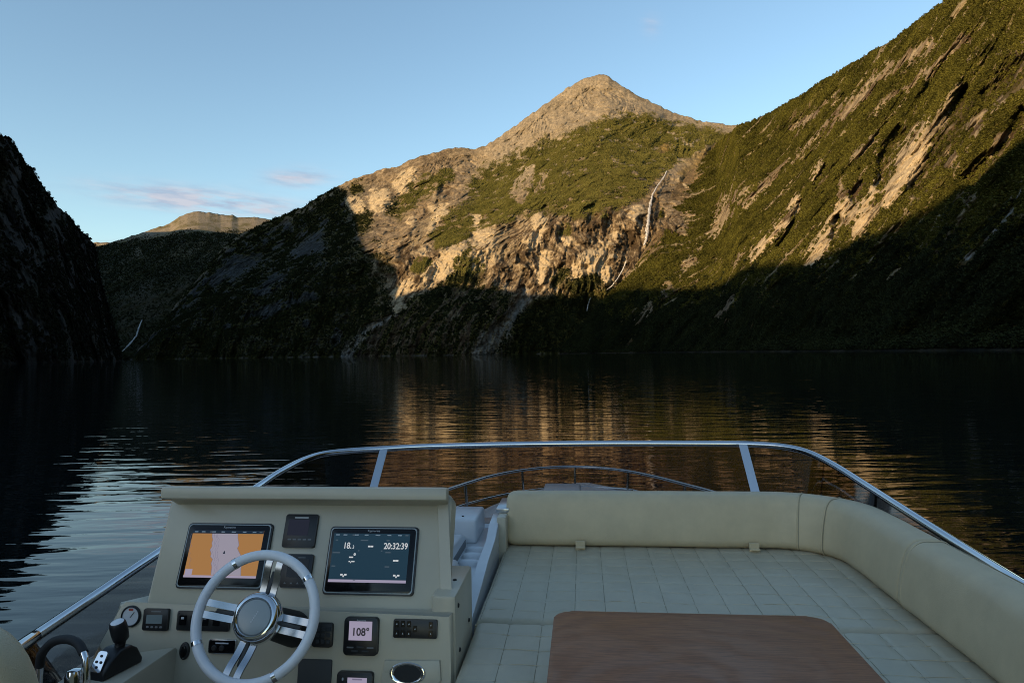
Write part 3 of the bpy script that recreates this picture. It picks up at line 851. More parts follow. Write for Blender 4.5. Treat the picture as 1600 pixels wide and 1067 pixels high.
def rrect(x0, x1, y0, y1, r, n=5):
    P = []
    for cx, cy, a0 in ((x1 - r, y1 - r, 0), (x0 + r, y1 - r, 90), (x0 + r, y0 + r, 180), (x1 - r, y0 + r, 270)):
        for k in range(n + 1):
            t = R(a0 + 90 * k / n)
            P.append((cx + r * math.cos(t), cy + r * math.sin(t)))
    return P
def rquad(q, r, n=4):
    """rounded corners on an arbitrary convex quad"""
    P = []
    q = [Vector(p) for p in q]
    for i in range(len(q)):
        p, a, b = q[i], q[i - 1], q[(i + 1) % len(q)]
        s, e = p + (a - p).normalized() * r, p + (b - p).normalized() * r
        for k in range(n + 1):
            t = k / n
            v = s * (1 - t) ** 2 + p * 2 * t * (1 - t) + e * t * t
            P.append((v.x, v.y))
    return P
def sweep(bm, path, section, closed=False, caps=True, up=Vector((0, 0, 1)), scales=None):
    """section points (o, h): o to the right of the path's travel, h along up"""
    path = [Vector(p) for p in path]
    rings = []
    for i, p in enumerate(path):
        a = path[max(0, i - 1)]; b = path[min(len(path) - 1, i + 1)]
        t = (b - a).normalized()
        side = t.cross(up).normalized()
        u2 = side.cross(t).normalized()
        s = scales[i] if scales else (1, 1)
        rings.append([bm.verts.new(p + side * (o * s[0]) + u2 * (h * s[1])) for o, h in section])
    n = len(section)
    for r0, r1 in zip(rings[:-1], rings[1:]):
        for k in range(n):
            bm.faces.new((r0[k], r0[(k + 1) % n], r1[(k + 1) % n], r1[k]))
    if caps:
        bm.faces.new(rings[0][::-1]); bm.faces.new(rings[-1])
    return bm
def tube(bm, path, r, seg=10, up=Vector((0, 0, 1))):
    return sweep(bm, path, [(r * math.cos(2 * math.pi * k / seg), r * math.sin(2 * math.pi * k / seg)) for k in range(seg)], up=up)
def smooth_path(pts, n=8):
    pts = [Vector(p) for p in pts]
    out = []
    P = [pts[0] * 2 - pts[1]] + pts + [pts[-1] * 2 - pts[-2]]
    for i in range(1, len(P) - 2):
        p0, p1, p2, p3 = P[i - 1:i + 3]
        for k in range(n):
            t = k / n
            out.append(.5 * ((2 * p1) + (p2 - p0) * t + (2 * p0 - 5 * p1 + 4 * p2 - p3) * t * t + (3 * p1 - p0 - 3 * p2 + p3) * t ** 3))
    out.append(pts[-1])
    return out
def lathe(bm, prof, seg=32, M=None):
    """profile (r, w) turned about the w axis"""
    rings = []
    for r, w in prof:
        if r < 1e-5:
            rings.append([bm.verts.new((0, 0, w))])
        else:
            rings.append([bm.verts.new((r * math.cos(2 * math.pi * k / seg), r * math.sin(2 * math.pi * k / seg), w)) for k in range(seg)])
    for a, b in zip(rings[:-1], rings[1:]):
        for k in range(seg):
            k2 = (k + 1) % seg
            if len(a) == 1 and len(b) == 1: continue
            if len(a) == 1: bm.faces.new((a[0], b[k2], b[k]))
            elif len(b) == 1: bm.faces.new((a[k], a[k2], b[0]))
            else: bm.faces.new((a[k], a[k2], b[k2], b[k]))
    if M is not None:
        bmesh.ops.transform(bm, matrix=M, verts=[v for r in rings for v in r])
    return bm
def text(name, body, size, u, v, w, mat, parent, align='LEFT', bold=0.0, xs=1.0):
    cu = bpy.data.curves.new(name, 'FONT')
    cu.body = body; cu.size = size; cu.align_x = align; cu.offset = bold
    o = bpy.data.objects.new(name, cu)
    me = bpy.data.meshes.new_from_object(o)
    bpy.data.objects.remove(o); bpy.data.curves.remove(cu)
    me.transform(T(u, v, w) @ Matrix.Diagonal((xs, 1, 1, 1)))
    me.materials.clear(); me.materials.append(MATS[mat])
    o = bpy.data.objects.new(name, me); COL.objects.link(o); o.parent = parent
    return o
def flat(bm, pts, w):
    bm.faces.new([bm.verts.new((u, v, w)) for u, v in pts])
    return bm

# ---- materials of the boat
def simple(name, col, rough=.5, metal=0.0, spec=.5, noise_amt=0.0, nscale=30, bump=0.0, bscale=300, coat=0.0, emit=None):
    m_, n, l, b = newmat(name)
    b.inputs['Base Color'].default_value = (*col, 1)
    b.inputs['Roughness'].default_value = rough
    b.inputs['Metallic'].default_value = metal
    b.inputs['Specular IOR Level'].default_value = spec
    b.inputs['Coat Weight'].default_value = coat
    if emit:
        b.inputs['Emission Color'].default_value = (*emit[:3], 1); b.inputs['Emission Strength'].default_value = emit[3]
    tc = n.new('ShaderNodeTexCoord')
    if noise_amt:
        z = n.new('ShaderNodeTexNoise'); z.inputs['Scale'].default_value = nscale; z.inputs['Detail'].default_value = 5; z.inputs['Roughness'].default_value = .6
        l.new(tc.outputs['Object'], z.inputs['Vector'])
        mr = n.new('ShaderNodeMapRange'); mr.inputs[1].default_value = .3; mr.inputs[2].default_value = .7
        mr.inputs[3].default_value = 1 - noise_amt; mr.inputs[4].default_value = 1 + noise_amt * .6
        l.new(z.outputs[0], mr.inputs[0])
        mx = n.new('ShaderNodeMix'); mx.data_type = 'RGBA'; mx.blend_type = 'MULTIPLY'; mx.inputs[0].default_value = 1
        mx.inputs[6].default_value = (*col, 1); l.new(mr.outputs[0], mx.inputs[7]); l.new(mx.outputs[2], b.inputs['Base Color'])
        m2 = n.new('ShaderNodeMapRange'); m2.inputs[3].default_value = max(.02, rough - .08); m2.inputs[4].default_value = min(1, rough + .1)
        l.new(z.outputs[0], m2.inputs[0]); l.new(m2.outputs[0], b.inputs['Roughness'])
    if bump:
        z2 = n.new('ShaderNodeTexVoronoi') if bump > .5 else n.new('ShaderNodeTexNoise')
        z2.inputs['Scale'].default_value = bscale
        l.new(tc.outputs['Object'], z2.inputs['Vector'])
        bp = n.new('ShaderNodeBump'); bp.inputs['Strength'].default_value = min(bump, .45); bp.inputs['Distance'].default_value = .001
        l.new(z2.outputs[0], bp.inputs['Height']); l.new(bp.outputs[0], b.inputs['Normal'])
    return m_
simple('gelcoat', (.52, .47, .36), .30, noise_amt=.06, nscale=6)
simple('gelcoat_white', (.62, .64, .66), .3, noise_amt=.06, nscale=7)
simple('vinyl', (.57, .465, .295), .48, noise_amt=.09, nscale=9, bump=.6, bscale=420)
simple('vinyl_pad', (.46, .41, .30), .42, noise_amt=.09, nscale=8, bump=.6, bscale=420)
simple('thread', (.30, .27, .19), .7)
simple('steel', (.62, .63, .66), .16, metal=1.0)
simple('chrome', (.72, .73, .75), .06, metal=1.0)
simple('brushed', (.55, .56, .58), .3, metal=1.0)
simple('spoke_metal', (.42, .43, .45), .24, metal=1.0)
simple('black_plastic', (.012, .012, .013), .38, noise_amt=.1, nscale=40)
simple('black_gloss', (.005, .005, .006), .14, spec=.3)
simple('dark_grey', (.035, .038, .04), .6)
simple('rubber', (.015, .015, .016), .7)
simple('rim_white', (.82, .83, .86), .3, noise_amt=.05, nscale=12)
simple('hub_grey', (.32, .355, .36), .22)
simple('mark_white', (.55, .56, .58), .5)
simple('mark_grey', (.16, .165, .17), .5)
simple('teak_deck', (.19, .13, .08), .6, noise_amt=.2, nscale=20)
for nm, c, s in (('screen_navy', (.018, .056, .092), .30), ('screen_orange', (.56, .27, .085), .30), ('screen_lilac', (.47, .43, .53), .30), ('screen_white', (.95, .9, .98), .30),
                 ('screen_bar', (.010, .025, .05), .30), ('screen_line', (.25, .22, .34), .3), ('screen_off', (.02, .022, .04), .30), ('screen_text', (.8, .82, .85), .34), ('screen_dim', (.10, .14, .18), .3), ('screen_lcd', (.45, .40, .55), .34)):
    simple(nm, (.006, .006, .007), .35, spec=.12, emit=(*c, s))
def wood():
    m_, n, l, b = newmat('table_wood')
    tc = n.new('ShaderNodeTexCoord')
    mp = n.new('ShaderNodeMapping'); mp.inputs['Scale'].default_value = (1.0, 14, 14); mp.inputs['Rotation'].default_value = (0, 0, R(4))
    z = n.new('ShaderNodeTexNoise'); z.inputs['Scale'].default_value = 13; z.inputs['Detail'].default_value = 8; z.inputs['Roughness'].default_value = .62; z.inputs['Distortion'].default_value = .5
    l.new(tc.outputs['Object'], mp.inputs[0]); l.new(mp.outputs[0], z.inputs['Vector'])
    rp_ = n.new('ShaderNodeValToRGB')
    rp_.color_ramp.elements[0].position = .28; rp_.color_ramp.elements[0].color = (.130, .046, .017, 1)
    rp_.color_ramp.elements[1].position = .75; rp_.color_ramp.elements[1].color = (.36, .145, .060, 1)
    l.new(z.outputs[0], rp_.inputs[0]); l.new(rp_.outputs[0], b.inputs['Base Color'])
    # dried wipe marks: arcs in the varnish, seen as changes of gloss
    wv = n.new('ShaderNodeTexWave'); wv.wave_type = 'RINGS'; wv.rings_direction = 'Z'
    wv.inputs['Scale'].default_value = 2.3; wv.inputs['Distortion'].default_value = 11; wv.inputs['Detail'].default_value = 4; wv.inputs['Detail Scale'].default_value = 1.6
    m2 = n.new('ShaderNodeMapping'); m2.inputs['Location'].default_value = (.08, .1, 0)
    l.new(tc.outputs['Object'], m2.inputs[0]); l.new(m2.outputs[0], wv.inputs['Vector'])
    fz_ = n.new('ShaderNodeTexNoise'); fz_.inputs['Scale'].default_value = 6; fz_.inputs['Detail'].default_value = 6
    l.new(tc.outputs['Object'], fz_.inputs['Vector'])
    ml = n.new('ShaderNodeMath'); ml.operation = 'MULTIPLY'; l.new(wv.outputs['Fac'], ml.inputs[0]); l.new(fz_.outputs[0], ml.inputs[1])
    mr = n.new('ShaderNodeMapRange'); mr.inputs[1].default_value = .1; mr.inputs[2].default_value = .6; mr.inputs[3].default_value = .34; mr.inputs[4].default_value = .46
    l.new(ml.outputs[0], mr.inputs[0]); l.new(mr.outputs[0], b.inputs['Roughness'])
    b.inputs['Specular IOR Level'].default_value = .28
wood()
def glass():
    m_ = bpy.data.materials.new('tinted_glass'); m_.use_nodes = True; MATS['tinted_glass'] = m_
    n, l = m_.node_tree.nodes, m_.node_tree.links
    n.remove(n['Principled BSDF'])
    out = n['Material Output']
    tr = n.new('ShaderNodeBsdfTransparent'); tr.inputs[0].default_value = (.70, .66, .64, 1)
    gl = n.new('ShaderNodeBsdfGlossy'); gl.inputs['Roughness'].default_value = .04
    fr = n.new('ShaderNodeFresnel'); fr.inputs[0].default_value = 1.16
    mx = n.new('ShaderNodeMixShader')
    l.new(fr.outputs[0], mx.inputs[0]); l.new(tr.outputs[0], mx.inputs[1]); l.new(gl.outputs[0], mx.inputs[2]); l.new(mx.outputs[0], out.inputs[0])
glass()

# ---- yacht: hull, flybridge coaming and deck
yacht = thing('yacht', 'white motor yacht seen forward from its flybridge over the bow rail', 'yacht', T(0, 0, 0))
SHEER = [(-8, 2.15), (-3, 2.3), (3, 2.3), (6, 2.2), (8, 2.08), (10, 1.86), (11.2, 1.4), (12.2, .85), (12.9, .12)]
hy = np.linspace(-8, 12.9, 60)
hw = np.interp(hy, *zip(*SHEER))
rows = []
for lev, (zf, k, rake) in enumerate([(-4.95, .35, -1.5), (-4.4, .72, -.8), (-3.6, .93, -.3), (-2.75, 1.0, 0), (-2.62, 1.0, 0), (-2.62, .0, 0)]):
    rows.append([(hw[i] * k, hy[i] + rake * sstep(8, 12.9, np.array(hy[i])), zf + .25 * float(sstep(6, 13, np.array(hy[i])))) for i in range(len(hy))])
bm = BMN()
vs = [[[bm.verts.new((s * x - .05, y, z)) for x, y, z in r] for r in rows] for s in (1, -1)]
for g in vs:
    for a, b in zip(g[:-1], g[1:]):
        for i in range(len(hy) - 1):
            bm.faces.new((a[i], a[i + 1], b[i + 1], b[i]))
bmesh.ops.remove_doubles(bm, verts=bm.verts[:], dist=.002)
part('hull', bm, 'gelcoat_white', yacht)
# cabin top between flybridge and foredeck
bm = BMN()
cab = [(5.6, 1.75, -1.75), (6.6, 1.6, -2.0), (8.2, 1.3, -2.42), (9.4, .95, -2.5)]
sec = []
for y, w, z in cab:
    sec.append([bm.verts.new((x - .05, y, zz_)) for x, zz_ in ((-w - .15, -2.6), (-w, z - .08), (-w * .8, z), (w * .8, z), (w, z - .08), (w + .15, -2.6))])
for a, b in zip(sec[:-1], sec[1:]):
    for k in range(5):
        bm.faces.new((a[k], a[k + 1], b[k + 1], b[k]))
bm.faces.new(sec[-1]); bm.faces.new(sec[0][::-1])
part('cabin_roof', bm, 'gelcoat_white', yacht)
bm = BMN()
box(bm, -.66, -.06, 11.0, 11.7, -2.40, -2.155, .04, 3)
part('bow_locker', bm, 'gelcoat_white', yacht)

RAIL = [aty(x, y, b) for x, y, b in [(20, 1017, 2.15), (45, 1000, 2.3), (140, 936, 2.66), (245, 865, 3.1), (330, 808, 3.6), (400, 762, 4.1), (440, 736, 4.4), (480, 716.5, 4.7), (520, 707, 4.9), (600, 701, 5.05), (700, 696.5, 5.1),
        (900, 693, 5.12), (1100, 693, 5.07), (1170, 694, 5.02), (1220, 697.5, 4.95), (1260, 706, 4.8), (1300, 725, 4.55), (1350, 756, 4.2), (1400, 788, 3.85), (1500, 852, 3.3), (1600, 915, 2.8), (1700, 978, 2.45)]]
RAIL = [RAIL[0] + (RAIL[0] - RAIL[2]) * 3.0] + RAIL + [RAIL[-1] + (RAIL[-1] - RAIL[-3]) * 1.5]
railp = smooth_path(RAIL, 6)
bm = BMN(); tube(bm, railp, .021, 14)
part('windscreen_rail', bm, 'steel', yacht, label='polished steel tube along the top of the tinted windscreen')
cen = Vector((-.15, 2.6, 0))
def inward(p, d, z):
    q = (p - cen); q.z = 0
    k = Vector((q.x / 1.8, q.y / 2.4, 0)); k = Vector((k.x ** 3, k.y ** 3 if k.y > 0 else 0, 0)).normalized()
    return Vector((p.x - k.x * d * .45, p.y - k.y * d, z))
glow = [inward(p, .34, -1.16) for p in railp]
def pane(i0, i1, off, name):
    bm = BMN()
    A_, B_ = [], []
    for i in range(i0, i1 + 1):
        a, b = railp[i], glow[i]
        t = (railp[min(i + 1, len(railp) - 1)] - railp[max(i - 1, 0)]).normalized()
        nrm = t.cross(b - a).normalized()
        lo = []
        for k in (0, .33, .66, 1):
            lo.append((a + (b - a) * k + Vector((0, 0, -.012))) + nrm * off)
        A_.append([bm.verts.new(p) for p in lo]); B_.append([bm.verts.new(p + nrm * .006) for p in lo])
    for g in (A_, B_):
        for a, b in zip(g[:-1], g[1:]):
            for k in range(3): bm.faces.new((a[k], a[k + 1], b[k + 1], b[k]))
    for a, b in ((A_[0], B_[0]), (A_[-1], B_[-1])):
        for k in range(3): bm.faces.new((a[k], a[k + 1], b[k + 1], b[k]))
    for k in (0, 3):
        for i in range(len(A_) - 1): bm.faces.new((A_[i][k], A_[i + 1][k], B_[i + 1][k], B_[i][k]))
    return part(name, bm, 'tinted_glass', yacht)
pxs = []
for p in railp:
    w = BM @ p - Vector((0, 0, H)); k = w.dot(CF); pxs.append(800 + FPX * w.dot(CR) / k if k > .1 else -999)
iL = min(range(len(pxs)), key=lambda i: abs(pxs[i] - 482)); iR = min(range(len(pxs)), key=lambda i: abs(pxs[i] - 1283))
pane(0, iL, 0, 'windscreen_pane'); pane(iL, iR, .006, 'windscreen_pane'); pane(iR, len(railp) - 1, 0, 'windscreen_pane')
for x, w in ((600, .028), (1163, .028)):
    i = min(range(len(pxs)), key=lambda j: abs(pxs[j] - x))
    a, b = railp[i], glow[i]
    t = (railp[i + 1] - railp[i - 1]).normalized()
    sgn = -1 if x < 900 else 1
    b2 = b + t * (.10 * sgn)
    bm = BMN()
    nrm = t.cross(b - a).normalized()
    if nrm.y > 0: nrm = -nrm
    vs = []
    for q in (a - Vector((0, 0, .015)), b2):
        vs.append([bm.verts.new(q + t * s * w + nrm * d) for s, d in ((-1, .02), (1, .02), (1, .032), (-1, .032))])
    for k in range(4): bm.faces.new((vs[0][k], vs[0][(k + 1) % 4], vs[1][(k + 1) % 4], vs[1][k]))
    bm.faces.new(vs[0]); bm.faces.new(vs[1][::-1])
    part('windscreen_strut', bm, 'brushed', yacht, smooth=False)
for x in (1362,):
    i = min(range(len(pxs)), key=lambda j: abs(pxs[j] - x))
    bm = BMN(); tube(bm, [railp[i] - Vector((0, 0, .01)), glow[i] + Vector((0, -.12, 0))], .018, 8, up=Vector((0, 1, 0)))
    part('windscreen_strut', bm, 'rubber', yacht)
# coaming shell under the glass
bm = BMN()
cs = [[bm.verts.new(q) for q in (g + Vector((0, -.03, -.02)) if 0 else g, inward(p, .02, -1.19), inward(p, -.15, -1.45), inward(p, -.2, -1.95), inward(p, .36, -1.95), inward(p, .42, -1.19))] for p, g in zip(railp, glow)]
for a, b in zip(cs[:-1], cs[1:]):
    for k in range(6): bm.faces.new((a[k], a[(k + 1) % 6], b[(k + 1) % 6], b[k]))
part('coaming', bm, 'gelcoat_white', yacht)
bm = BMN(); prism(bm, [(-1.85, -3.5), (1.6, -3.5), (1.6, 4.0), (1.3, 4.75), (-1.6, 4.75), (-1.85, 4.0)], -1.72, -1.60)
part('flybridge_deck', bm, 'teak_deck', yacht, smooth=False)

# ---- bow rail
brail = thing('bow_rail', 'curved stainless steel bow rail beyond the tinted windscreen', 'railing', T(-.1, 11, -2.62))
o0 = Vector((-.1, 11, -2.62))
top = [aty(x, y, b) for x, y, b in [(640, 784, 9.2), (695, 766, 9.9), (727, 755.5, 10.5), (770, 743, 11.3), (816, 734.5, 12.0), (860, 730, 12.45), (898, 729, 12.6), (940, 731, 12.5), (981, 736, 12.1), (1025, 745, 11.4), (1070, 756.5, 10.7), (1115, 768.5, 10.0), (1160, 782, 9.3)]]
low = [aty(x, y, b) for x, y, b in [(640, 818, 9.2), (695, 799, 9.9), (730, 787, 10.5), (770, 776.5, 11.3), (816, 767.5, 12.0), (860, 762, 12.45), (898, 760, 12.6), (940, 761.5, 12.5), (985, 765, 12.1), (1025, 776, 11.4), (1070, 789, 10.7), (1115, 802, 10.0)]]
bm = BMN(); tube(bm, [p - o0 for p in smooth_path(top, 6)], .024, 10); part('top_rail', bm, 'steel', brail)
bm = BMN(); tube(bm, [p - o0 for p in smooth_path(low, 6)], .017, 8); part('middle_rail', bm, 'steel', brail)
for i, (x, y, b) in enumerate([(727, 755.5, 10.5), (816, 734.5, 12.0), (898, 729, 12.6), (981, 736, 12.1), (1070, 756.5, 10.7)]):
    p = aty(x, y, b) - o0
    bm = BMN(); tube(bm, [p, Vector((p.x * .97, p.y - .08, .0))], .019, 8, up=Vector((0, 1, 0))); part('stanchion', bm, 'steel', brail)

# ---- helm console
S47 = .47
def frame(p0, dydz):
    v = Vector((0, dydz, 1)).normalized(); u = Vector((1, 0, 0)); n = u.cross(v)
    M = Matrix.Identity(4)
    for i in range(3): M[i][0], M[i][1], M[i][2], M[i][3] = u[i], v[i], n[i], p0[i]
    return M
UF = frame(Vector((0, 2.8, -.692)), S47)
LF = frame(Vector((0, 2.60, -.962)), .2)
def on(F, px, py):
    d = bray(px, py); n = F.col[2].to_3d(); p = F.col[3].to_3d()
    q = d * (p.dot(n) / d.dot(n))
    l = F.inverted() @ q
    return l.x, l.y
console = thing('helm_console', 'cream moulded helm console with overhanging hood and instruments', 'helm console', T(-1.14, 2.75, -1.6))
CI = T(1.14, -2.75, 1.6)
uxl, uxr = -1.745, -.54
vt, vb = .13, -.31
bm = BMN(); prism(bm, rquad([(uxl, vb - .02), (uxr, vb - .02), (uxr, vt), (uxl, vt)], .025), -.10, 0, .006, 2, M=CI @ UF)
part('instrument_panel', bm, 'gelcoat', console, label='sloping cream panel that carries the two large screens')
bm = BMN()   # hood: a moulded lip that overhangs the panel and falls away forward
hood = [(2.755, -.582), (2.748, -.574), (2.748, -.542), (2.756, -.532), (2.775, -.530), (2.98, -.60), (3.12, -.68), (3.13, -.95), (3.13, -1.6), (3.02, -1.6), (2.86, -.70), (2.85, -.63), (2.80, -.592)]
xs_ = [-1.742, -1.737, -1.725, -.56, -.545, -.538]
sc_ = [.55, .9, 1, 1, .9, .5]
rings = []
for x, s in zip(xs_, sc_):
    cy, cz = 2.95, -.62
    side_ = 1 if x > -1 else -1
    rings.append([bm.verts.new((x - side_ * .26 * max(0, y - 2.76), y if z < -.9 else cy + (y - cy) * (1 - (1 - s) * .12), z if z < -.9 else cz + (z - cz) * (1 - (1 - s) * .12))) for y, z in hood])
for a, b in zip(rings[:-1], rings[1:]):
    for k in range(len(hood)): bm.faces.new((a[k], a[(k + 1) % len(hood)], b[(k + 1) % len(hood)], b[k]))
bm.faces.new(rings[0]); bm.faces.new(rings[-1][::-1])
bmesh.ops.transform(bm, matrix=CI, verts=bm.verts[:])
part('hood', bm, 'gelcoat', console)
bm = BMN()   # right cheek under the hood
prism(bm, [(2.83, -.60), (3.125, -.69), (3.125, -1.0), (2.66, -1.0), (2.66, -.97)], -.003, .04, .0, M=CI @ Matrix(((-.26, 0, 1, -.575 + .26 * 2.76), (1, 0, 0, 0), (0, 1, 0, 0), (0, 0, 0, 1))))
part('side_panel', bm, 'gelcoat', console, smooth=False)
# lower panel outline on its own plane
low_px = [(199, 928), (186, 941), (170, 992), (143, 1031), (120, 1062), (100, 1100), (250, 1130), (690, 1135), (692, 1040), (698, 962)]
LP = [on(LF, *p) for p in low_px]
LP[0] = (LP[0][0], .0); LP[-1] = (uxr + .042, 0.0); LP[-2] = (uxr + .042, -.2); LP[-3] = (uxr + .042, -.62); LP[-4] = (LP[-4][0], -.62); LP[-5] = (LP[-5][0], -.62)
bm = BMN(); prism(bm, LP, -.38, 0, .014, 3, M=CI @ LF)
part('lower_panel', bm, 'gelcoat', console)
bm = BMN()   # bevelled fillet along the right end of the ledge, and cheek box with screws
box(bm, -.58, -.487, 2.615, 3.0, -1.6, -.905, .012, 2, M=CI)
part('side_cheek', bm, 'gelcoat', console)
for q in [(-.524, 2.80, -.905), (-.486, 2.66, -.955), (-.486, 2.68, -1.13), (-.486, 2.9, -1.1)]:
    bm = BMN()
    rot = Matrix.Identity(4) if q[0] == -.524 else Matrix.Rotation(R(90), 4, 'Y')
    lathe(bm, [(0, .004), (.006, .004), (.009, .001), (.009, -.002)], 10, M=CI @ T(*q) @ rot)
    part('screw', bm, 'rubber', console)
bm = BMN(); lathe(bm, [(0, .004), (.006, .004), (.008, 0)], 10, M=CI @ T(-.548, 2.80, -.70) @ Matrix.Rotation(R(90), 4, 'Y')); part('screw', bm, 'rubber', console)
# shelf for the throttle
bm = BMN(); sh = [atz(x, y, -1.10) for x, y in [(143, 1031), (262, 1019), (190, 1067), (60, 1085)]]
prism(bm, [(sh[0].x - .02, sh[0].y + .02), (sh[3].x, sh[3].y), (sh[2].x, sh[2].y), (sh[1].x, 2.57)], -1.6, -1.10, .012, 2, M=CI)
part('throttle_shelf', bm, 'gelcoat', console)
# cup-holder ledge at the right bottom corner
cup = on(LF, 638, 1050)
bm = BMN()
q = [on(LF, *p) for p in [(602, 1030), (688, 1030), (690, 1062), (668, 1090), (590, 1090)]]
prism(bm, q, 0, .012, .006, 2, M=CI @ LF)
part('cup_holder_ledge', bm, 'gelcoat', console)
bm = BMN(); lathe(bm, [(.050, .0), (.062, .006), (.060, .010), (.052, .009), (.048, .001), (.046, -.06), (0, -.06)], 32, M=CI @ LF @ T(cup[0], cup[1], .014) @ Matrix.Diagonal((1.08, .62, .35, 1)))
cu_ = part('cup_holder', bm, 'chrome', console)
bm = BMN(); lathe(bm, [(0, .004), (.047, .004)], 32, M=CI @ LF @ T(cup[0], cup[1], .014) @ Matrix.Diagonal((1.08, .62, .35, 1))); part('well', bm, 'rubber', cu_)

# ---- devices
def quadbox(F, pts):
    q = [on(F, *p) for p in pts]
    us = [(q[0][0] + q[3][0]) / 2, (q[1][0] + q[2][0]) / 2]; vs_ = [(q[2][1] + q[3][1]) / 2, (q[0][1] + q[1][1]) / 2]
    return us[0], us[1], vs_[0], vs_[1]
def device(name, label, cat, F, pts, th=.012, r=.012, mat='black_plastic', group=None, rimmat=None):
    u0, u1, v0, v1 = quadbox(F, pts)
    cu, cv, hu, hv = (u0 + u1) / 2, (v0 + v1) / 2, (u1 - u0) / 2, (v1 - v0) / 2
    t = thing(name, label, cat, F @ T(cu, cv, 0), group)
    if rimmat:
        bm = BMN(); prism(bm, rrect(-hu, hu, -hv, hv, r), -.004, th * .7, .003, 2); part('housing', bm, rimmat, t)
        bm = BMN(); prism(bm, rrect(-hu + .009, hu - .009, -hv + .009, hv - .009, r), th * .5, th, .002, 2); part('bezel', bm, mat, t)
        bm = BMN(); outer, inner = rrect(-hu + .005, hu - .005, -hv + .005, hv - .005, r), rrect(-hu + .009, hu - .009, -hv + .009, hv - .009, r)
        a = [bm.verts.new((x, y, th * .9)) for x, y in outer]; b = [bm.verts.new((x, y, th * .98)) for x, y in inner]
        for k in range(len(a)): bm.faces.new((a[k], a[(k + 1) % len(a)], b[(k + 1) % len(a)], b[k]))
        part('trim', bm, 'hub_grey', t)
    else:
        bm = BMN(); prism(bm, rrect(-hu, hu, -hv, hv, r), -.004, th, .003, 2); part('housing', bm, mat, t)
    return t, cu, cv, hu, hv
def screen(t, F, cu, cv, pts, mat, w):
    u0, u1, v0, v1 = quadbox(F, pts)
    u0, u1, v0, v1 = u0 - cu, u1 - cu, v0 - cv, v1 - cv
    bm = BMN(); prism(bm, [(u0, v0), (u1, v0), (u1, v1), (u0, v1)], w - .002, w); s = part('screen', bm, mat, t, smooth=False)
    return s, u0, u1, v0, v1
Z1 = lambda x, y: (240 + x * .3065, 740 + y * .3065)
def Zs(*p): return [Z1(*q) for q in p]
W = .0165
# left plotter: orange chart with the fjord down its middle
t, cu, cv, hu, hv = device('chart_plotter', 'left plotter with an orange chart, partly behind the steering wheel', 'chart plotter', UF, [(297, 816), (428, 820), (412, 923), (277, 918)], .016, .014, 'black_gloss', 'large helm screens', 'black_plastic')
s, u0, u1, v0, v1 = screen(t, UF, cu, cv, Zs((212, 285), (565, 300), (535, 540), (165, 525)), 'screen_orange', W)
def uvp(f, g): return (u0 + (u1 - u0) * f, v0 + (v1 - v0) * g)
rs = random.Random(3)
Lb = [(.28, .93), (.285, .86), (.305, .80), (.30, .72), (.315, .66), (.295, .58), (.325, .50), (.32, .44), (.36, .38), (.35, .30), (.37, .22), (.38, .05)]
Rb = [(.64, .93), (.65, .84), (.67, .76), (.685, .68), (.67, .62), (.70, .55), (.735, .48), (.74, .38), (.775, .30), (.775, .18), (.79, .05)]
bm = BMN(); flat(bm, [uvp(*p) for p in Lb[::-1]] + [uvp(*p) for p in Rb], W + .0004); part('chart_channel', bm, 'screen_lilac', s, smooth=False)
def fline(name, pts, wd, w, mat, par):
    bm = BMN()
    pts = [Vector((*p, 0)) for p in pts]
    A_, B_ = [], []
    for i, p in enumerate(pts):
        d = (pts[min(i + 1, len(pts) - 1)] - pts[max(i - 1, 0)]).normalized(); nn = Vector((-d.y, d.x, 0)) * wd
        A_.append(bm.verts.new((p.x + nn.x, p.y + nn.y, w))); B_.append(bm.verts.new((p.x - nn.x, p.y - nn.y, w)))
    for i in range(len(pts) - 1): bm.faces.new((A_[i], A_[i + 1], B_[i + 1], B_[i]))
    return part(name, bm, mat, par, smooth=False)
fline('shore_line', [uvp(*p) for p in Lb], .0007, W + .0007, 'screen_line', s); fline('shore_line', [uvp(*p) for p in Rb], .0007, W + .0007, 'screen_line', s)
for k, off in enumerate((.035, .06, .085, -.30)):
    fline('depth_contour', [uvp(a + off + .012 * rs.uniform(-1, 1), b) for a, b in Lb], .00045, W + .0007, 'screen_line', s)
bm = BMN(); flat(bm, [uvp(*p) for p in ((.0, .93), (1, .93), (1, 1), (0, 1))], W + .0008); part('status_bar', bm, 'screen_bar', s, smooth=False)
bm = BMN(); flat(bm, [uvp(*p) for p in ((.0, 0), (1, 0), (1, .045), (0, .045))], W + .0008); part('menu_bar', bm, 'screen_lcd', s, smooth=False)
bm = BMN(); flat(bm, [uvp(*p) for p in ((.01, .05), (.11, .05), (.11, .17), (.01, .17))], W + .0008); part('scale_box', bm, 'screen_lcd', s, smooth=False)
bm = BMN(); flat(bm, [uvp(*p) for p in ((.485, .50), (.515, .50), (.505, .56), (.495, .56))], W + .0009); part('vessel_marker', bm, 'screen_bar', s, smooth=False)
def status(s):
    for f, wd_ in ((.05, .05), (.15, .05), (.26, .03), (.30, .05), (.43, .05), (.58, .06), (.73, .05), (.87, .05), (.96, .04)):
        bm = BMN(); flat(bm, [uvp(*p) for p in ((f - wd_ / 2, .955), (f + wd_ / 2, .955), (f + wd_ / 2, .978), (f - wd_ / 2, .978))], W + .0011); part('status_text', bm, 'screen_dim' if wd_ < .05 else 'mark_white', s, smooth=False)
status(s)
text('logo', 'Raymarine', .012, 0, hv - .0215, W, 'mark_white', t, 'CENTER')
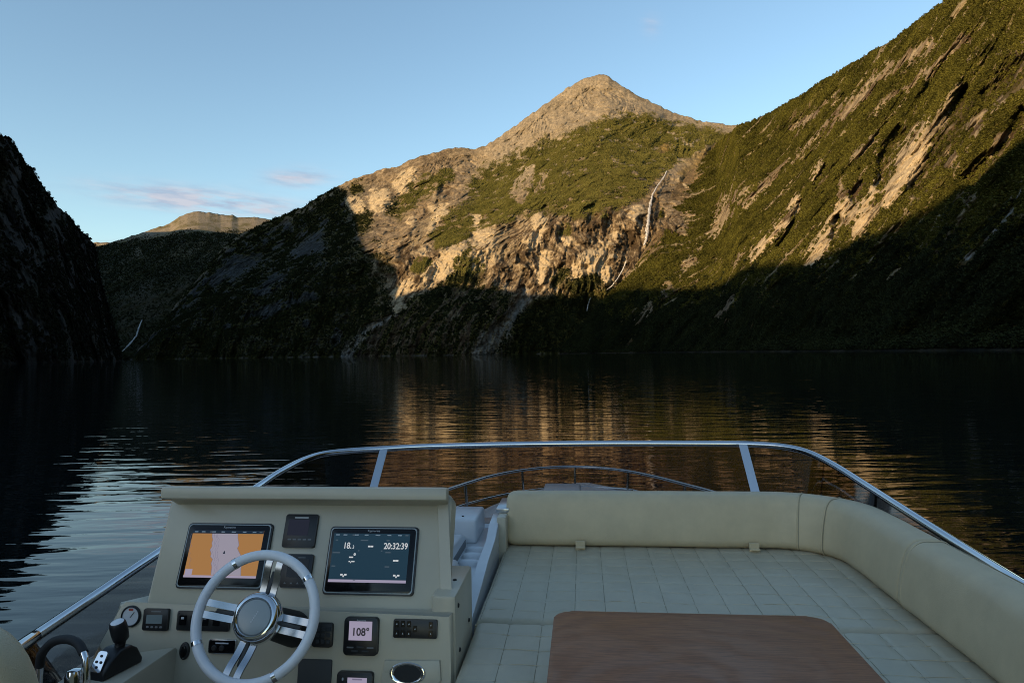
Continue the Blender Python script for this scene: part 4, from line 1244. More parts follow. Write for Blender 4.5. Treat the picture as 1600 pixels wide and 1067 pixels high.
# right plotter: navy data page
t, cu, cv, hu, hv = device('chart_plotter', 'right plotter with a dark blue data page reading 20:32:39', 'chart plotter', UF, [(520, 823), (656, 824), (646, 933), (503, 927)], .016, .014, 'black_gloss', 'large helm screens', 'black_plastic')
s, u0, u1, v0, v1 = screen(t, UF, cu, cv, Zs((925, 302), (1308, 315), (1295, 562), (900, 552)), 'screen_navy', W)
bm = BMN(); flat(bm, [uvp(*p) for p in ((.0, .0), (1, .0), (1, .055), (0, .055))], W + .0008); part('menu_bar', bm, 'screen_lcd', s, smooth=False)
def st(body, size, f, g, mat='screen_text', al='LEFT', bold=.0005, xs=.85): text('readout', body, size, *uvp(f, g), W + .001, mat, s, al, bold, xs)
st('20:32:39', .0335, .985, .685, al='RIGHT'); st('18.', .0335, .14, .685); st('3', .018, .262, .685, bold=.0002)
st('--', .04, .50, .685, al='CENTER', bold=.0012); st('--', .04, .845, .40, al='CENTER', bold=.0012)
st('--°', .03, .235, .47, bold=.0012); st('-.--', .024, .235, .39, bold=.001); st('-.-', .034, .15, .11, bold=.0016); st('-.-', .034, .83, .11, bold=.0016)
for f, g, wd_ in ((.03, .845, .03), (.36, .845, .10), (.70, .845, .04), (.01, .585, .10), (.70, .60, .07), (.02, .31, .05), (.71, .31, .06), (.34, .63, .02), (.64, .63, .02), (.32, .04, .03)):
    bm = BMN(); flat(bm, [uvp(f, g), uvp(f + wd_, g), uvp(f + wd_, g + .022), uvp(f, g + .022)], W + .001); part('caption_mark', bm, 'screen_dim', s, smooth=False)
status(s)
text('logo', 'Raymarine', .012, 0, hv - .0215, W, 'mark_white', t, 'CENTER')
# two small instruments between the plotters
t, cu, cv, hu, hv = device('instrument_display', 'small square instrument with a blank grey screen between the plotters', 'instrument', UF, Zs((683, 208), (845, 210), (825, 380), (660, 375)), .014, .008, 'black_plastic', 'small helm instruments')
screen(t, UF, cu, cv, Zs((696, 235), (802, 238), (792, 318), (690, 315)), 'screen_off', .0150)
bm = BMN(); flat(bm, [(-.03, hv - .017), (.028, hv - .017), (.028, hv - .0125), (-.03, hv - .0125)], .0146); part('logo_bar', bm, 'mark_white', t, smooth=False)
for k in range(5):
    bm = BMN(); prism(bm, rrect(-.046 + k * .021, -.032 + k * .021, -hv + .028, -hv + .034, .002), .013, .0152); part('button', bm, 'mark_grey', t)
t, cu, cv, hu, hv = device('instrument_display', 'black instrument panel below the blank one, half hidden by the steering wheel', 'instrument', UF, [(449, 866), (489.5, 866), (487, 919), (435, 918)], .014, .008, 'black_plastic', 'small helm instruments')
screen(t, UF, cu, cv, [(455, 874), (485, 874), (482, 903), (447, 902)], 'black_gloss', .015)
bm = BMN(); flat(bm, [(.0, hv - .016), (.03, hv - .016), (.03, hv - .0125), (.0, hv - .0125)], .0146); part('logo_bar', bm, 'mark_grey', t, smooth=False)
for k in range(4):
    bm = BMN(); prism(bm, [(-.045 + k * .026, -hv + .014), (-.035 + k * .026, -hv + .014), (-.040 + k * .026, -hv + .021)], .013, .0152); part('button', bm, 'mark_grey', t)
# autopilot head
t, cu, cv, hu, hv = device('autopilot_display', 'autopilot display reading 108 degrees on the lower panel', 'instrument', LF, Zs((988, 725), (1160, 728), (1140, 925), (968, 915)), .02, .014, 'black_plastic', 'small helm instruments')
s, u0, u1, v0, v1 = screen(t, LF, cu, cv, Zs((1008, 745), (1125, 748), (1117, 845), (1002, 840)), 'screen_lcd', .021)
text('readout', '108°', .038, (u0 + u1) / 2 + .001, v0 + .017, .022, 'black_plastic', s, 'CENTER', .0008, .95)
text('logo', 'Raymarine', .008, 0, hv - .013, .0204, 'mark_white', t, 'CENTER')
for k, (u, v) in enumerate(((-.038, -hv + .028), (.038, -hv + .028), (0, -hv + .03), (-.02, -hv + .016), (.02, -hv + .016))):
    bm = BMN(); prism(bm, rrect(u - .013, u + .013, v - .0025, v + .0025, .002), .019, .0215, .0005, 1); part('button', bm, 'mark_grey' if k < 2 else 'dark_grey', t)
# lower display cut by the frame
t, cu, cv, hu, hv = device('instrument_display', 'display with a lit page at the bottom edge below the autopilot', 'instrument', LF, Zs((950, 1000), (1132, 1005), (1112, 1190), (930, 1180)), .02, .012, 'black_plastic', 'small helm instruments')
s, u0, u1, v0, v1 = screen(t, LF, cu, cv, Zs((1000, 1030), (1098, 1033), (1090, 1120), (992, 1115)), 'screen_lcd', .021)
bm = BMN(); flat(bm, [uvp(*p) for p in ((.25, .86), (.75, .86), (.75, .95), (.25, .95))], .0215); part('heading_text', bm, 'screen_line', s, smooth=False)
bm = BMN(); prism(bm, rrect(-.048, -.042, hv - .03, hv - .02, .002), .019, .0215); part('indicator_lamp', bm, 'mark_white', t)
# switch panel right of the autopilot
t, cu, cv, hu, hv = device('switch_panel', 'black switch panel with white symbols near the right end of the console', 'switch panel', LF, Zs((1230, 738), (1450, 740), (1445, 838), (1222, 832)), .012, .006, 'black_plastic', 'switch panels')
for f, g in ((.08, .75), (.22, .75), (.36, .75), (.08, .25), (.22, .25), (.36, .25), (.50, .5), (.86, .72), (.86, .26)):
    u, v = -hu + 2 * hu * f, -hv + 2 * hv * g
    bm = BMN(); prism(bm, rrect(u - .007, u + .007, v - .011, v + .011, .002), .011, .0145, .001, 1); sw = part('switch', bm, 'black_gloss', t)
    bm = BMN(); flat(bm, [(u - .0025, v - .003), (u + .003, v - .002), (u + .001, v + .004)], .0148); part('symbol', bm, 'mark_white', sw, smooth=False)
# keypad right of the wheel
t, cu, cv, hu, hv = device('keypad', 'black keypad with rows of dark keys right of the steering wheel', 'keypad', LF, Zs((825, 755), (925, 757), (910, 882), (805, 878)), .014, .01)
for i in range(3):
    for j in range(3):
        u, v = (i - 1) * .020 + .004, (j - 1) * .022
        bm = BMN(); prism(bm, rrect(u - .007, u + .007, v - .007, v + .007, .003), .013, .0165, .001, 1); part('key', bm, 'dark_grey', t)
device('hatch_cover', 'dark grey flat cover under the keypad at the bottom edge', 'cover', LF, [(470, 1028), (520, 1030), (516, 1090), (462, 1086)], .008, .006, 'dark_grey')
# long switch panel behind the wheel
t, cu, cv, hu, hv = device('switch_panel', 'long black switch panel behind the left side of the steering wheel', 'switch panel', LF, [(281, 953), (362, 955), (358, 986), (276, 983)], .010, .005, 'black_plastic', 'switch panels')
for k in range(4):
    u = -hu + .025 + k * .045
    bm = BMN(); prism(bm, rrect(u - .013, u + .013, -.016, .02, .002), .009, .014, .001, 1); sw = part('switch', bm, 'black_gloss', t)
    bm = BMN(); flat(bm, rrect(u - .006, u + .006, .006, .014, .001), .0145); part('symbol', bm, 'mark_white' if k == 0 else 'mark_grey', sw, smooth=False)
for q in ((-hu + .006, -hv + .007), (-hu + .006, hv - .007), (hu - .006, hv - .007)):
    bm = BMN(); lathe(bm, [(0, .012), (.0025, .012), (.003, .0095)], 8, M=T(*q, 0)); part('screw', bm, 'steel', t)
# engine start plate
t, cu, cv, hu, hv = device('engine_start_plate', 'black plate with a bright edge behind the lower left of the steering wheel', 'switch panel', LF, Zs((290, 838), (430, 842), (420, 915), (282, 912)), .010, .006, 'steel', 'switch panels')
bm = BMN(); prism(bm, rrect(-hu + .003, hu - .003, -hv + .003, hv - .003, .005), .008, .0125, .001, 1); pl = part('face_plate', bm, 'black_gloss', t)
bm = BMN(); flat(bm, rrect(-.026, .026, hv - .016, hv - .011, .001), .013); part('lettering', bm, 'mark_white', pl, smooth=False)
for u in (-.03, .0):
    bm = BMN(); lathe(bm, [(0, .017), (.008, .017), (.010, .013), (.011, .0125)], 16, M=T(u, -.006, 0)); part('push_button', bm, 'black_plastic', t)
u, v = on(LF, 289, 1016)
t = thing('rocker_switch', 'black oval switch left of the steering wheel', 'switch', LF @ T(u, v, 0))
bm = BMN(); prism(bm, [(.020 * math.cos(k * .3142), .032 * math.sin(k * .3142)) for k in range(20)], -.003, .008, .003, 2); part('bezel', bm, 'black_plastic', t)
bm = BMN(); prism(bm, [(.011 * math.cos(k * .3142), .020 * math.sin(k * .3142)) for k in range(20)], .007, .013, .002, 2); part('rocker', bm, 'black_gloss', t)
for vv in (-.025, .025):
    bm = BMN(); lathe(bm, [(0, .0095), (.002, .0095), (.0025, .007)], 8, M=T(0, vv, 0)); part('screw', bm, 'steel', t)
# round gauge and small display on the left
u, v = on(LF, 205.6, 962)
t = thing('round_gauge', 'round white-faced gauge behind the throttle lever', 'gauge', LF @ T(u, v, 0))
bm = BMN(); lathe(bm, [(.040, -.003), (.040, .008), (.036, .012), (.033, .009)], 32); part('rim', bm, 'black_plastic', t)
bm = BMN(); lathe(bm, [(0, .007), (.034, .007)], 32); fc = part('dial', bm, 'mark_white', t)
bm = BMN(); flat(bm, [(-.002, -.004), (.002, -.004), (.016, .016), (.014, .018)], .0085); part('needle', bm, 'black_plastic', fc, smooth=False)
simple('mark_red', (.35, .05, .03), .5)
bm = BMN(); flat(bm, rrect(-.009, .009, .020, .029, .001), .0082); part('red_mark', bm, 'mark_red', fc, smooth=False)
t, cu, cv, hu, hv = device('instrument_display', 'small display with a pale grey screen beside the round gauge', 'instrument', LF, [(230, 949.6), (268.6, 950), (262, 984.7), (223, 983)], .014, .006, 'black_plastic', 'small helm instruments')
simple('lcd_grey', (.20, .24, .24), .25)
s, u0, u1, v0, v1 = screen(t, LF, cu, cv, [(234, 959), (258, 959.5), (255, 973), (230, 972.5)], 'lcd_grey', .015)
bm = BMN(); flat(bm, [(-.02, hv - .012), (.02, hv - .012), (.02, hv - .008), (-.02, hv - .008)], .0146); part('logo_bar', bm, 'mark_grey', t, smooth=False)
for k in range(4):
    bm = BMN(); prism(bm, rrect(-.034 + k * .018, -.023 + k * .018, -hv + .010, -hv + .017, .003), .013, .0155); part('button', bm, 'mark_grey', t)

# ---- steering wheel
RAD, TB = .203, .0172
wc = aty(399, 964, 2.27)
WT = R(27)
WF = frame(wc, math.tan(WT))
wheel = thing('steering_wheel', 'white-rimmed steering wheel with chrome hub and four split spokes', 'steering wheel', WF)
bm = BMN()
ns, nm_ = 72, 14
rg_ = [[bm.verts.new(((RAD + TB * math.cos(b)) * math.cos(a), (RAD + TB * math.cos(b)) * math.sin(a), TB * 1.05 * math.sin(b))) for b in [2 * math.pi * j / nm_ for j in range(nm_)]] for a in [2 * math.pi * i / ns for i in range(ns)]]
for i in range(ns):
    for j in range(nm_): bm.faces.new((rg_[i][j], rg_[(i + 1) % ns][j], rg_[(i + 1) % ns][(j + 1) % nm_], rg_[i][(j + 1) % nm_]))
rim = part('rim', bm, 'rim_white', wheel)
for a in (R(38), R(122), R(205), R(300)):
    bm = BMN()
    ring = []
    for i in range(4):
        aa = a + (i - 1.5) * .022
        ring.append([bm.verts.new(((RAD + (TB + .0012) * math.cos(b)) * math.cos(aa), (RAD + (TB + .0012) * math.cos(b)) * math.sin(aa), (TB * 1.05 + .0012) * math.sin(b))) for b in [2 * math.pi * j / 14 for j in range(14)]])
    for r0, r1 in zip(ring[:-1], ring[1:]):
        for j in range(14): bm.faces.new((r0[j], r1[j], r1[(j + 1) % 14], r0[(j + 1) % 14]))
    part('ferrule', bm, 'chrome', rim)
for k, a in enumerate((R(80), R(172), R(350), R(256))):
    bm = BMN()
    for s in (-1, 1):     # two flat bars with a slot between, cranked towards the hub
        M_ = Matrix.Rotation(a, 4, 'Z')
        o_, i_ = s * .010, s * .030
        prof = [(.190, .000), (.172, -.001), (.158, -.004), (.145, -.009), (.130, -.016), (.112, -.022), (.09, -.026), (.065, -.028), (.03, -.029)]
        for (x0, w0), (x1, w1) in zip(prof[:-1], prof[1:]):
            q = []
            for x, w in ((x0, w0), (x1, w1)):
                wd = 1.0 + .25 * (x - .1)
                q.append([M_ @ Vector((x, o_ * .8, w)), M_ @ Vector((x, i_ * wd, w)), M_ @ Vector((x, i_ * wd, w - .008)), M_ @ Vector((x, o_ * .8, w - .008))])
            va = [[bm.verts.new(p) for p in g] for g in q]
            for j in range(4): bm.faces.new((va[0][j], va[0][(j + 1) % 4], va[1][(j + 1) % 4], va[1][j]))
    bmesh.ops.remove_doubles(bm, verts=bm.verts[:], dist=.0004)
    sp_ = part('spoke', bm, 'spoke_metal', wheel, ang=40)
    bm = BMN(); box(bm, .06, .155, -.007, .007, -.034, -.022, .002, 1, M=Matrix.Rotation(a, 4, 'Z')); part('slot', bm, 'dark_grey', sp_)
HS = 1.0
bm = BMN(); lathe(bm, [(.045, -.045), (.080, -.040), (.084, -.028), (.083, -.010), (.078, .004), (.070, .012), (.062, .014), (.058, .010), (.0565, .006)], 48); part('hub', bm, 'chrome', wheel)
bm = BMN(); lathe(bm, [(.0565, .006), (.055, .011), (.045, .013), (0, .015)], 48); cap = part('hub_cap', bm, 'hub_grey', wheel)
bm = BMN()
for k in range(6): flat(bm, rrect(-.020 + k * .0072, -.0158 + k * .0072, -.0022, .0022, .0008), 0)
bmesh.ops.transform(bm, matrix=T(.003, 0, .0152) @ Matrix.Rotation(R(62), 4, 'Z'), verts=bm.verts[:])
part('emblem', bm, 'mark_white', cap, smooth=False)
bm = BMN(); lathe(bm, [(.035, -.035), (.042, -.07), (.05, -.13), (.058, -.20), (.065, -.36)], 24); part('column_boot', bm, 'rubber', wheel)

# ---- throttle
sh0 = atz(186, 1044, -1.10)
thr = thing('throttle_lever', 'black throttle lever with chrome plate on the left shelf', 'throttle', T(sh0.x, sh0.y, -1.10) @ Matrix.Rotation(R(-12), 4, 'Z') @ Matrix.Scale(.80, 4))
bm = BMN()
prism(bm, [(-.12, 0), (.085, 0), (.09, .02), (.062, .075), (.03, .098), (-.03, .100), (-.085, .070), (-.118, .03)], -.046, .046, .012, 3, M=Matrix(((0, 0, 1, 0), (1, 0, 0, 0), (0, 1, 0, 0), (0, 0, 0, 1))))
part('base', bm, 'black_plastic', thr)
bm = BMN(); prism(bm, rquad([(-.03, -.045), (.03, -.045), (.024, .04), (-.024, .04)], .008), 0, .006, .002, 1, M=T(-.005, -.092, .070) @ Matrix.Rotation(R(54), 4, 'X')); fp = part('face_plate', bm, 'chrome', thr)
for u, v in ((0, .02), (-.012, -.005), (.012, -.005), (0, -.026)):
    bm = BMN(); lathe(bm, [(0, .010), (.005, .010), (.006, .006)], 12, M=T(-.005, -.092, .070) @ Matrix.Rotation(R(54), 4, 'X') @ T(u, v, 0)); part('push_button', bm, 'black_gloss', fp)
bm = BMN(); tube(bm, smooth_path([(0, .0, .08), (.0, .006, .105), (.004, .010, .13)], 4), .022, 12, up=Vector((0, 1, 0))); part('stem', bm, 'black_plastic', thr)
bm = BMN(); lathe(bm, [(.026, .0), (.033, .008), (.036, .04), (.036, .07), (.033, .086), (.028, .092)], 24, M=T(.004, .010, .122) @ Matrix.Rotation(R(14), 4, 'X')); kn = part('knob', bm, 'black_plastic', thr)
bm = BMN(); lathe(bm, [(.0275, .0915), (.02, .096), (0, .098)], 24, M=T(.004, .010, .122) @ Matrix.Rotation(R(14), 4, 'X')); part('knob_cap', bm, 'rim_white', kn)

# ---- white moulded step well between console and settee
well = thing('step_moulding', 'white moulded step well with oval treads between console and settee', 'moulding', T(-.75, 3.8, -1.6))
WI = T(.75, -3.8, 1.6)
bm = BMN(); box(bm, -1.25, -.54, 3.02, 4.62, -1.6, -1.145, .01, 2, M=WI); part('floor', bm, 'gelcoat_white', well)
bm = BMN(); prism(bm, [(3.0, -1.6), (4.50, -1.6), (4.50, -1.03), (4.26, -.975), (4.08, -.99), (3.93, -1.05), (3.62, -1.075), (3.36, -1.125), (3.0, -1.17)], 0, .052, .010, 2, M=WI @ Matrix(((0, 0, 1, -.556), (1, 0, 0, 0), (0, 1, 0, 0), (0, 0, 0, 1))))
part('side_rim', bm, 'gelcoat_white', well)
bm = BMN(); box(bm, -1.2, -.655, 4.22, 4.60, -1.15, -1.0, .02, 3, M=WI); part('front_block', bm, 'gelcoat_white', well)
bm = BMN(); prism(bm, [(3.05, -1.15), (4.2, -1.15), (4.2, -1.10), (4.05, -1.045), (3.5, -1.03), (3.1, -1.06)], 0, .5, .012, 2, M=WI @ Matrix(((0, 0, 1, -1.21), (1, 0, 0, 0), (0, 1, 0, 0), (0, 0, 0, 1)))); part('left_block', bm, 'gelcoat_white', well)
for y in (3.80, 3.93, 4.06):
    bm = BMN(); lathe(bm, [(0, .03), (.05, .028), (.072, .018), (.08, 0)], 24, M=WI @ T(-.63, y, -1.146) @ Matrix.Diagonal((.85, .5, 1, 1))); part('tread', bm, 'gelcoat_white', well)
bm = BMN(); box(bm, -.80, -.62, 3.10, 3.45, -1.146, -1.005, .03, 3, M=WI); part('rear_block', bm, 'gelcoat_white', well)
bm = BMN(); box(bm, -.716, -.708, 3.5, 4.15, -1.15, -1.10, .002, 1, M=WI); part('groove', bm, 'mark_grey', well)
for q in ((-.75, 4.3, -.998), (-.78, 3.9, -1.038)):
    bm = BMN(); lathe(bm, [(0, .003), (.006, .003), (.008, -.002)], 8, M=WI @ T(*q)); part('screw', bm, 'rubber', well)

# ---- settee base, pads, bolsters
ZS = -1.15
base = thing('settee', 'moulded settee frame under the quilted pads', 'settee', T(.5, 3.2, -1.6))
SI = T(-.5, -3.2, 1.6)
bm = BMN()
prism(bm, [(-.497, 1.4), (-.02, 1.4), (-.02, 2.9), (.88, 2.9), (.88, 1.4), (1.62, 1.4), (1.62, 4.0), (1.3, 4.45), (-.497, 4.45)], -1.6, ZS - .085, M=SI); part('moulding', bm, 'gelcoat_white', base, smooth=False)
bm = BMN(); box(bm, -.515, -.46, 4.10, 4.46, -1.25, -.955, .01, 2, M=SI); part('end_panel', bm, 'gelcoat', base)
bm = BMN(); box(bm, -.53, -.45, 4.20, 4.50, -.954, -.925, .006, 2, M=SI); part('end_cap', bm, 'brushed', base)
for q in ((-.516, 4.13, -1.0), (-.516, 4.13, -1.2)):
    bm = BMN(); lathe(bm, [(0, .003), (.006, .003), (.008, 0)], 8, M=SI @ T(*q) @ Matrix.Rotation(R(-90), 4, 'Y')); part('screw', bm, 'rubber', base)

def pad(name, label, x0, x1, y0, y1, cut=None):
    t = thing(name, label, 'cushion', T((x0 + x1) / 2, (y0 + y1) / 2, ZS - .085), 'quilted settee pads')
    ox, oy = (x0 + x1) / 2, (y0 + y1) / 2
    nx, ny = int((x1 - x0) / .0113), int((y1 - y0) / .0113)
    gx, gy = np.meshgrid(np.linspace(x0, x1, nx), np.linspace(y0, y1, ny))
    def cell(v, o, p, d):
        f = np.abs(((v - o) / p + .5) % 1 - .5) * p
        return np.clip(f / d, 0, 1)
    a = cell(gx, -.325, .136, .022); b = cell(gy, 3.975 + .004 * np.sin(gx * 9), .136, .022)
    puff = .0055 * (1 - (1 - a) ** 2) + .0045 * (1 - (1 - b) ** 2)
    puff = puff + .004 * fbm(gx * 4, gy * 4, oct=3, seed=401) + .0012 * fbm(gx * 22, gy * 22, oct=2, seed=405)
    e = np.minimum(np.minimum(gx - x0, x1 - gx), np.minimum(gy - y0, y1 - gy))
    edge = np.sqrt(np.clip(1 - (1 - np.clip(e / .035, 0, 1)) ** 2, 0, 1))
    z = -.03 + .03 * edge + puff * edge
    zt = z + .085 - .008
    bm = BMN()
    V = [[bm.verts.new((gx[j, i] - ox, gy[j, i] - oy, zt[j, i])) for i in range(nx)] for j in range(ny)]
    for j in range(ny - 1):
        for i in range(nx - 1): bm.faces.new((V[j][i], V[j][i + 1], V[j + 1][i + 1], V[j + 1][i]))
    ringv = [V[0][i] for i in range(nx)] + [V[j][nx - 1] for j in range(1, ny)] + [V[ny - 1][i] for i in range(nx - 2, -1, -1)] + [V[j][0] for j in range(ny - 2, 0, -1)]
    lo = [bm.verts.new((v.co.x, v.co.y, .0)) for v in ringv]
    n = len(ringv)
    for k in range(n): bm.faces.new((ringv[k], ringv[(k + 1) % n], lo[(k + 1) % n], lo[k]))
    bm.faces.new(lo[::-1])
    part('cover', bm, 'vinyl_pad', t, ang=60)
    k0 = math.ceil((x0 + .02 + .325) / .136); k = k0
    while -.325 + k * .136 < x1 - .02:
        xx_ = -.325 + k * .136
        i = int(round((xx_ - x0) / (x1 - x0) * (nx - 1)))
        bm = BMN(); tube(bm, [(xx_ - ox, gy[j, i] - oy, float(zt[j, i]) + .0008) for j in range(2, ny - 2, 3)], .0016, 4); part('seam', bm, 'thread', t)
        k += 1
    k = math.ceil((y0 + .02 - 3.975) / .136)
    while 3.975 + k * .136 < y1 - .02:
        yy_ = 3.975 + k * .136
        j = int(round((yy_ - y0) / (y1 - y0) * (ny - 1)))
        bm = BMN(); tube(bm, [(gx[j, i] - ox, yy_ + .004 * math.sin(gx[j, i] * 9) - oy, float(zt[j, i]) + .0002) for i in range(2, nx - 2, 3)], .0010, 4); part('seam', bm, 'vinyl', t)
        k += 1
    bm = BMN(); tube(bm, [(p.co.x, p.co.y, p.co.z) for p in []] or [(x0 - ox + .003, y0 - oy + .004, .062), (x1 - ox - .003, y0 - oy + .004, .062)], .004, 6); part('piping', bm, 'vinyl', t)
    return t
pad('settee_pad', 'quilted cream pad across the front of the settee under the long bolster', -.485, 1.60, 3.028, 4.40)
pad('settee_pad', 'quilted cream pad between the helm console and the wooden table', -.478, .02, 1.45, 3.020)
pad('settee_pad', 'quilted cream pad between the wooden table and the right bolster', .86, 1.60, 1.45, 3.020)

# bolsters: rounded section swept along the inside of the coaming
ARC = [Vector((1.06 + .30 * math.sin(a), 3.87 + .30 * math.cos(a), 0)) for a in np.linspace(0, math.pi / 2, 15)]
INN = [Vector((-.47, 4.17, 0)), Vector((1.0, 4.17, 0))] + ARC[1:] + [Vector((1.362, 3.2, 0)), Vector((1.362, 1.35, 0))]
def resample(P, st):
    out = [P[0]]
    for a, b in zip(P[:-1], P[1:]):
        n = max(1, int((b - a).length / st))
        out += [a + (b - a) * ((k + 1) / n) for k in range(n)]
    return out
INN = resample(INN, .04)
def sect():
    P = []
    for x, z in rrect(0, .165, 0, .300, .052, 6):
        P.append((x, z))
    # finer straight sides and a soft bulge
    Q = []
    for (x0, z0), (x1, z1) in zip(P, P[1:] + P[:1]):
        n = max(1, int(math.hypot(x1 - x0, z1 - z0) / .03))
        for k in range(n): Q.append((x0 + (x1 - x0) * k / n, z0 + (z1 - z0) * k / n))
    out = []
    for x, z in Q:
        b = .016 * math.sin(math.pi * min(1, max(0, z / .300)))
        x2 = x + (b * .4 if x > .083 else -b)
        out.append((-(x2 + (z - .15) * .20 + .03), z))      # to the left of travel = outboard
    return out
SECT = sect()
cxs = (sum(p[0] for p in SECT) / len(SECT), .152)
def bolster(label, i0, i1, rnd0=.02, rnd1=.02, pip=False, rings_at=()):
    P = INN[i0:i1 + 1]
    mid = P[len(P) // 2]
    t = thing('bolster_cushion', label, 'cushion', T(mid.x, mid.y, ZS), 'bolster cushions around the settee')
    L = [0]
    for a, b in zip(P[:-1], P[1:]): L.append(L[-1] + (b - a).length)
    def pt(s):
        s = min(max(s, 0), L[-1])
        k = max(i for i in range(len(L)) if L[i] <= s + 1e-9); k = min(k, len(P) - 2)
        return P[k] + (P[k + 1] - P[k]) * ((s - L[k]) / (L[k + 1] - L[k]))
    ss = sorted(set([rnd0 * f for f in (0, .08, .25, .5, 1)] + list(np.arange(rnd0, L[-1] - rnd1, .035)) + [L[-1] - rnd1 * f for f in (0, .08, .25, .5, 1)]))
    ss = [s for k, s in enumerate(ss) if k == 0 or s - ss[k - 1] > 1e-4]
    bm = BMN(); rings = []
    for s in ss:
        p = pt(s)
        tg = (pt(min(s + .02, L[-1])) - pt(max(s - .02, 0))).normalized(); side = Vector((tg.y, -tg.x, 0))
        q = 1.0
        for dd, rn, am in ((s, rnd0, min(.30, rnd0 * 3.5)), (L[-1] - s, rnd1, min(.30, rnd1 * 3.5))):
            if dd < rn: q = min(q, 1 - am * (1 - math.sqrt(max(0, 1 - (1 - dd / rn) ** 2))))
        wob = .003 * float(fbm(np.array([s * 5]), np.array([i0 * 1.]), oct=3, seed=501)[0])
        ring = []
        for o_, h_ in SECT:
            oo = cxs[0] + (o_ - cxs[0]) * q; hh = cxs[1] + (h_ - cxs[1]) * q
            v = p + side * (oo + wob) + Vector((0, 0, hh + .004))
            ring.append(bm.verts.new(v - Vector((mid.x, mid.y, 0))))
        rings.append(ring)
    n = len(SECT)
    for r0, r1 in zip(rings[:-1], rings[1:]):
        for k in range(n): bm.faces.new((r0[k], r0[(k + 1) % n], r1[(k + 1) % n], r1[k]))
    bm.faces.new(rings[0][::-1]); bm.faces.new(rings[-1])
    part('cover', bm, 'vinyl', t, ang=70)
    def line(name, o_, h_, r, mat):
        bm = BMN(); pp = []
        for s in ss[3:-3]:
            p = pt(s); tg = (pt(min(s + .02, L[-1])) - pt(max(s - .02, 0))).normalized(); side = Vector((tg.y, -tg.x, 0))
            pp.append(p + side * o_ + Vector((0, 0, h_)) - Vector((mid.x, mid.y, 0)))
        tube(bm, pp, r, 5); part(name, bm, mat, t)
    for ri in rings_at:
        s0 = L[ri - i0]; p = pt(s0); tg = (pt(s0 + .02) - pt(s0 - .02)).normalized(); side = Vector((tg.y, -tg.x, 0))
        ring = [p + side * (cxs[0] + (o_ - cxs[0]) * 1.004) + Vector((0, 0, cxs[1] + (h_ - cxs[1]) * 1.004 + .004)) - Vector((mid.x, mid.y, 0)) for o_, h_ in SECT]
        bm = BMN(); tube(bm, ring + ring[:1], .0042, 6, up=tg); part('piping', bm, 'vinyl', t)
        ring2 = [q_ + tg * .007 for q_ in ring]
        bm = BMN(); tube(bm, ring2 + ring2[:1], .0020, 5, up=tg); part('seam', bm, 'thread', t)
    if pip:
        top_o = [p for p in SECT if p[1] > .285]
        line('seam', min(p[0] for p in top_o) + .012, .3045, .0018, 'thread')
    return t
def idx(x=None, y=None):
    if x is not None: return min(range(len(INN)), key=lambda i: abs(INN[i].x - x) + (0 if INN[i].y > 3.9 else 9))
    return min(range(len(INN)), key=lambda i: abs(INN[i].y - y) + (0 if INN[i].x > 1.3 else 9))
i3_ = idx(y=3.30)
bolster('long cream vinyl bolster across the front that curves round the right corner', 0, i3_, .06, .024, rings_at=(idx(x=1.175), idx(x=1.285)))
bolster('cream bolster along the right side running out of the picture', i3_, len(INN) - 1, .030, .03, pip=True, rings_at=(i3_ + 1,))
for x, y in ((907, 857), (1181, 862)):
    p = atz(x, y, ZS + .01)
    t = thing('bolster_strap', 'cream strap under the long bolster near its %s' % ('middle' if x < 1000 else 'right end'), 'strap', T(p.x, 4.15, ZS), 'straps under the long bolster')
    bm = BMN(); box(bm, -.028, .028, -.012, .004, -.005, .05, .002, 1); part('webbing', bm, 'vinyl', t)
    bm = BMN(); box(bm, -.028, .028, -.035, .004, .014, .022, .002, 1); part('tab', bm, 'vinyl', t)

# ---- table
tab = thing('table', 'varnished reddish wooden table with rounded corners in the settee', 'table', T(.362, 2.1, -1.6))
bm = BMN(); prism(bm, rrect(-.48, .48, -.50, .515, .065, 8), .62, .65, .007, 3); part('table_top', bm, 'table_wood', tab)
bm = BMN(); lathe(bm, [(.17, 0), (.17, .012), (.05, .03), (.042, .06), (.042, .57), (.09, .615)], 24); part('pedestal', bm, 'brushed', tab)

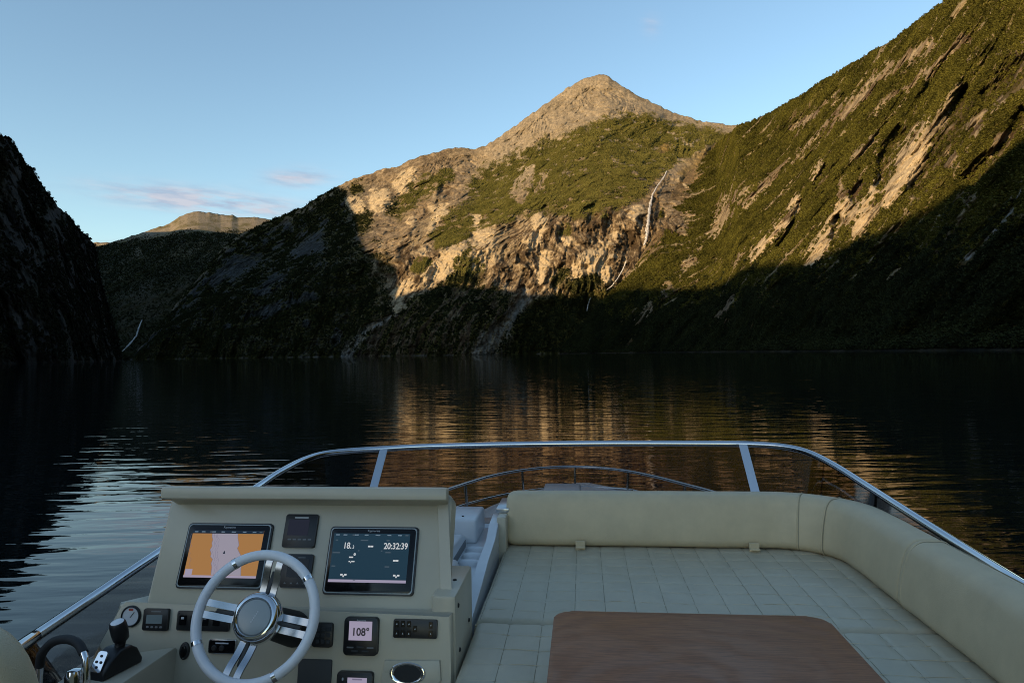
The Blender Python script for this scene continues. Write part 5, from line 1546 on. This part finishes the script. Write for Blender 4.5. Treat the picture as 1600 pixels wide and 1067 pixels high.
# ---- helm seat back and grab handle, lower left
seat = thing('helm_chair', 'cream helm chair back at the lower left corner', 'chair', T(-1.40, 1.28, -1.6))
bm = BMN()
def spow(v, e): return math.copysign(abs(v) ** e, v)
ring_s = []
for i in range(25):
    ph = -math.pi / 2 + math.pi * i / 24
    ring_s.append([bm.verts.new((.335 * spow(math.cos(ph), .35) * spow(math.cos(th), .40), .085 * spow(math.cos(ph), .45) * spow(math.sin(th), .75), .68 + .405 * spow(math.sin(ph), .62))) for th in [2 * math.pi * k / 40 for k in range(40)]])
for a, b in zip(ring_s[:-1], ring_s[1:]):
    for k in range(40): bm.faces.new((a[k], a[(k + 1) % 40], b[(k + 1) % 40], b[k]))
bmesh.ops.remove_doubles(bm, verts=bm.verts[:], dist=.0005)
part('backrest', bm, 'vinyl', seat, ang=80)
bm = BMN(); box(bm, -.31, .31, -.05, .42, .42, .54, .045, 4); part('seat_cushion', bm, 'vinyl', seat)
bm = BMN(); lathe(bm, [(.2, 0), (.2, .012), (.06, .03), (.055, .44)], 20, M=T(0, .18, 0)); part('pedestal', bm, 'brushed', seat)
h0 = aty(105, 1000, 2.02)
hand = thing('grab_handle', 'black padded grab handle with chrome ferrule beside the helm seat', 'handle', T(h0.x, h0.y, -1.6))
hp = [aty(x, y, b) - Vector((h0.x, h0.y, -1.6)) for x, y, b in [(62, 1040, 2.06), (66, 1020, 2.05), (82, 1003, 2.04), (104, 998, 2.02), (122, 1005, 2.0), (131, 1020, 1.98)]]
bm = BMN(); tube(bm, smooth_path(hp, 6), .0135, 12, up=Vector((0, 1, 0))); part('grip', bm, 'rubber', hand)
hp2 = [aty(x, y, b) - Vector((h0.x, h0.y, -1.6)) for x, y, b in [(130, 1019, 1.98), (134, 1034, 1.97), (135, 1062, 1.96), (134, 1110, 1.96)]]
bm = BMN(); tube(bm, smooth_path(hp2, 5), .0105, 12, up=Vector((0, 1, 0))); part('tube', bm, 'chrome', hand)
hp3 = [aty(x, y, b) - Vector((h0.x, h0.y, -1.6)) for x, y, b in [(62, 1038, 2.06), (60, 1075, 2.06), (60, 1130, 2.06)]]
bm = BMN(); tube(bm, hp3, .0105, 12, up=Vector((0, 1, 0))); part('tube', bm, 'chrome', hand)
bm = BMN(); lathe(bm, [(.0, .03), (.018, .026), (.026, .01), (.026, -.02), (.03, -.035)], 20, M=T(*(aty(116, 1060, 1.97) - Vector((h0.x, h0.y, -1.6))))); part('ferrule', bm, 'chrome', hand)
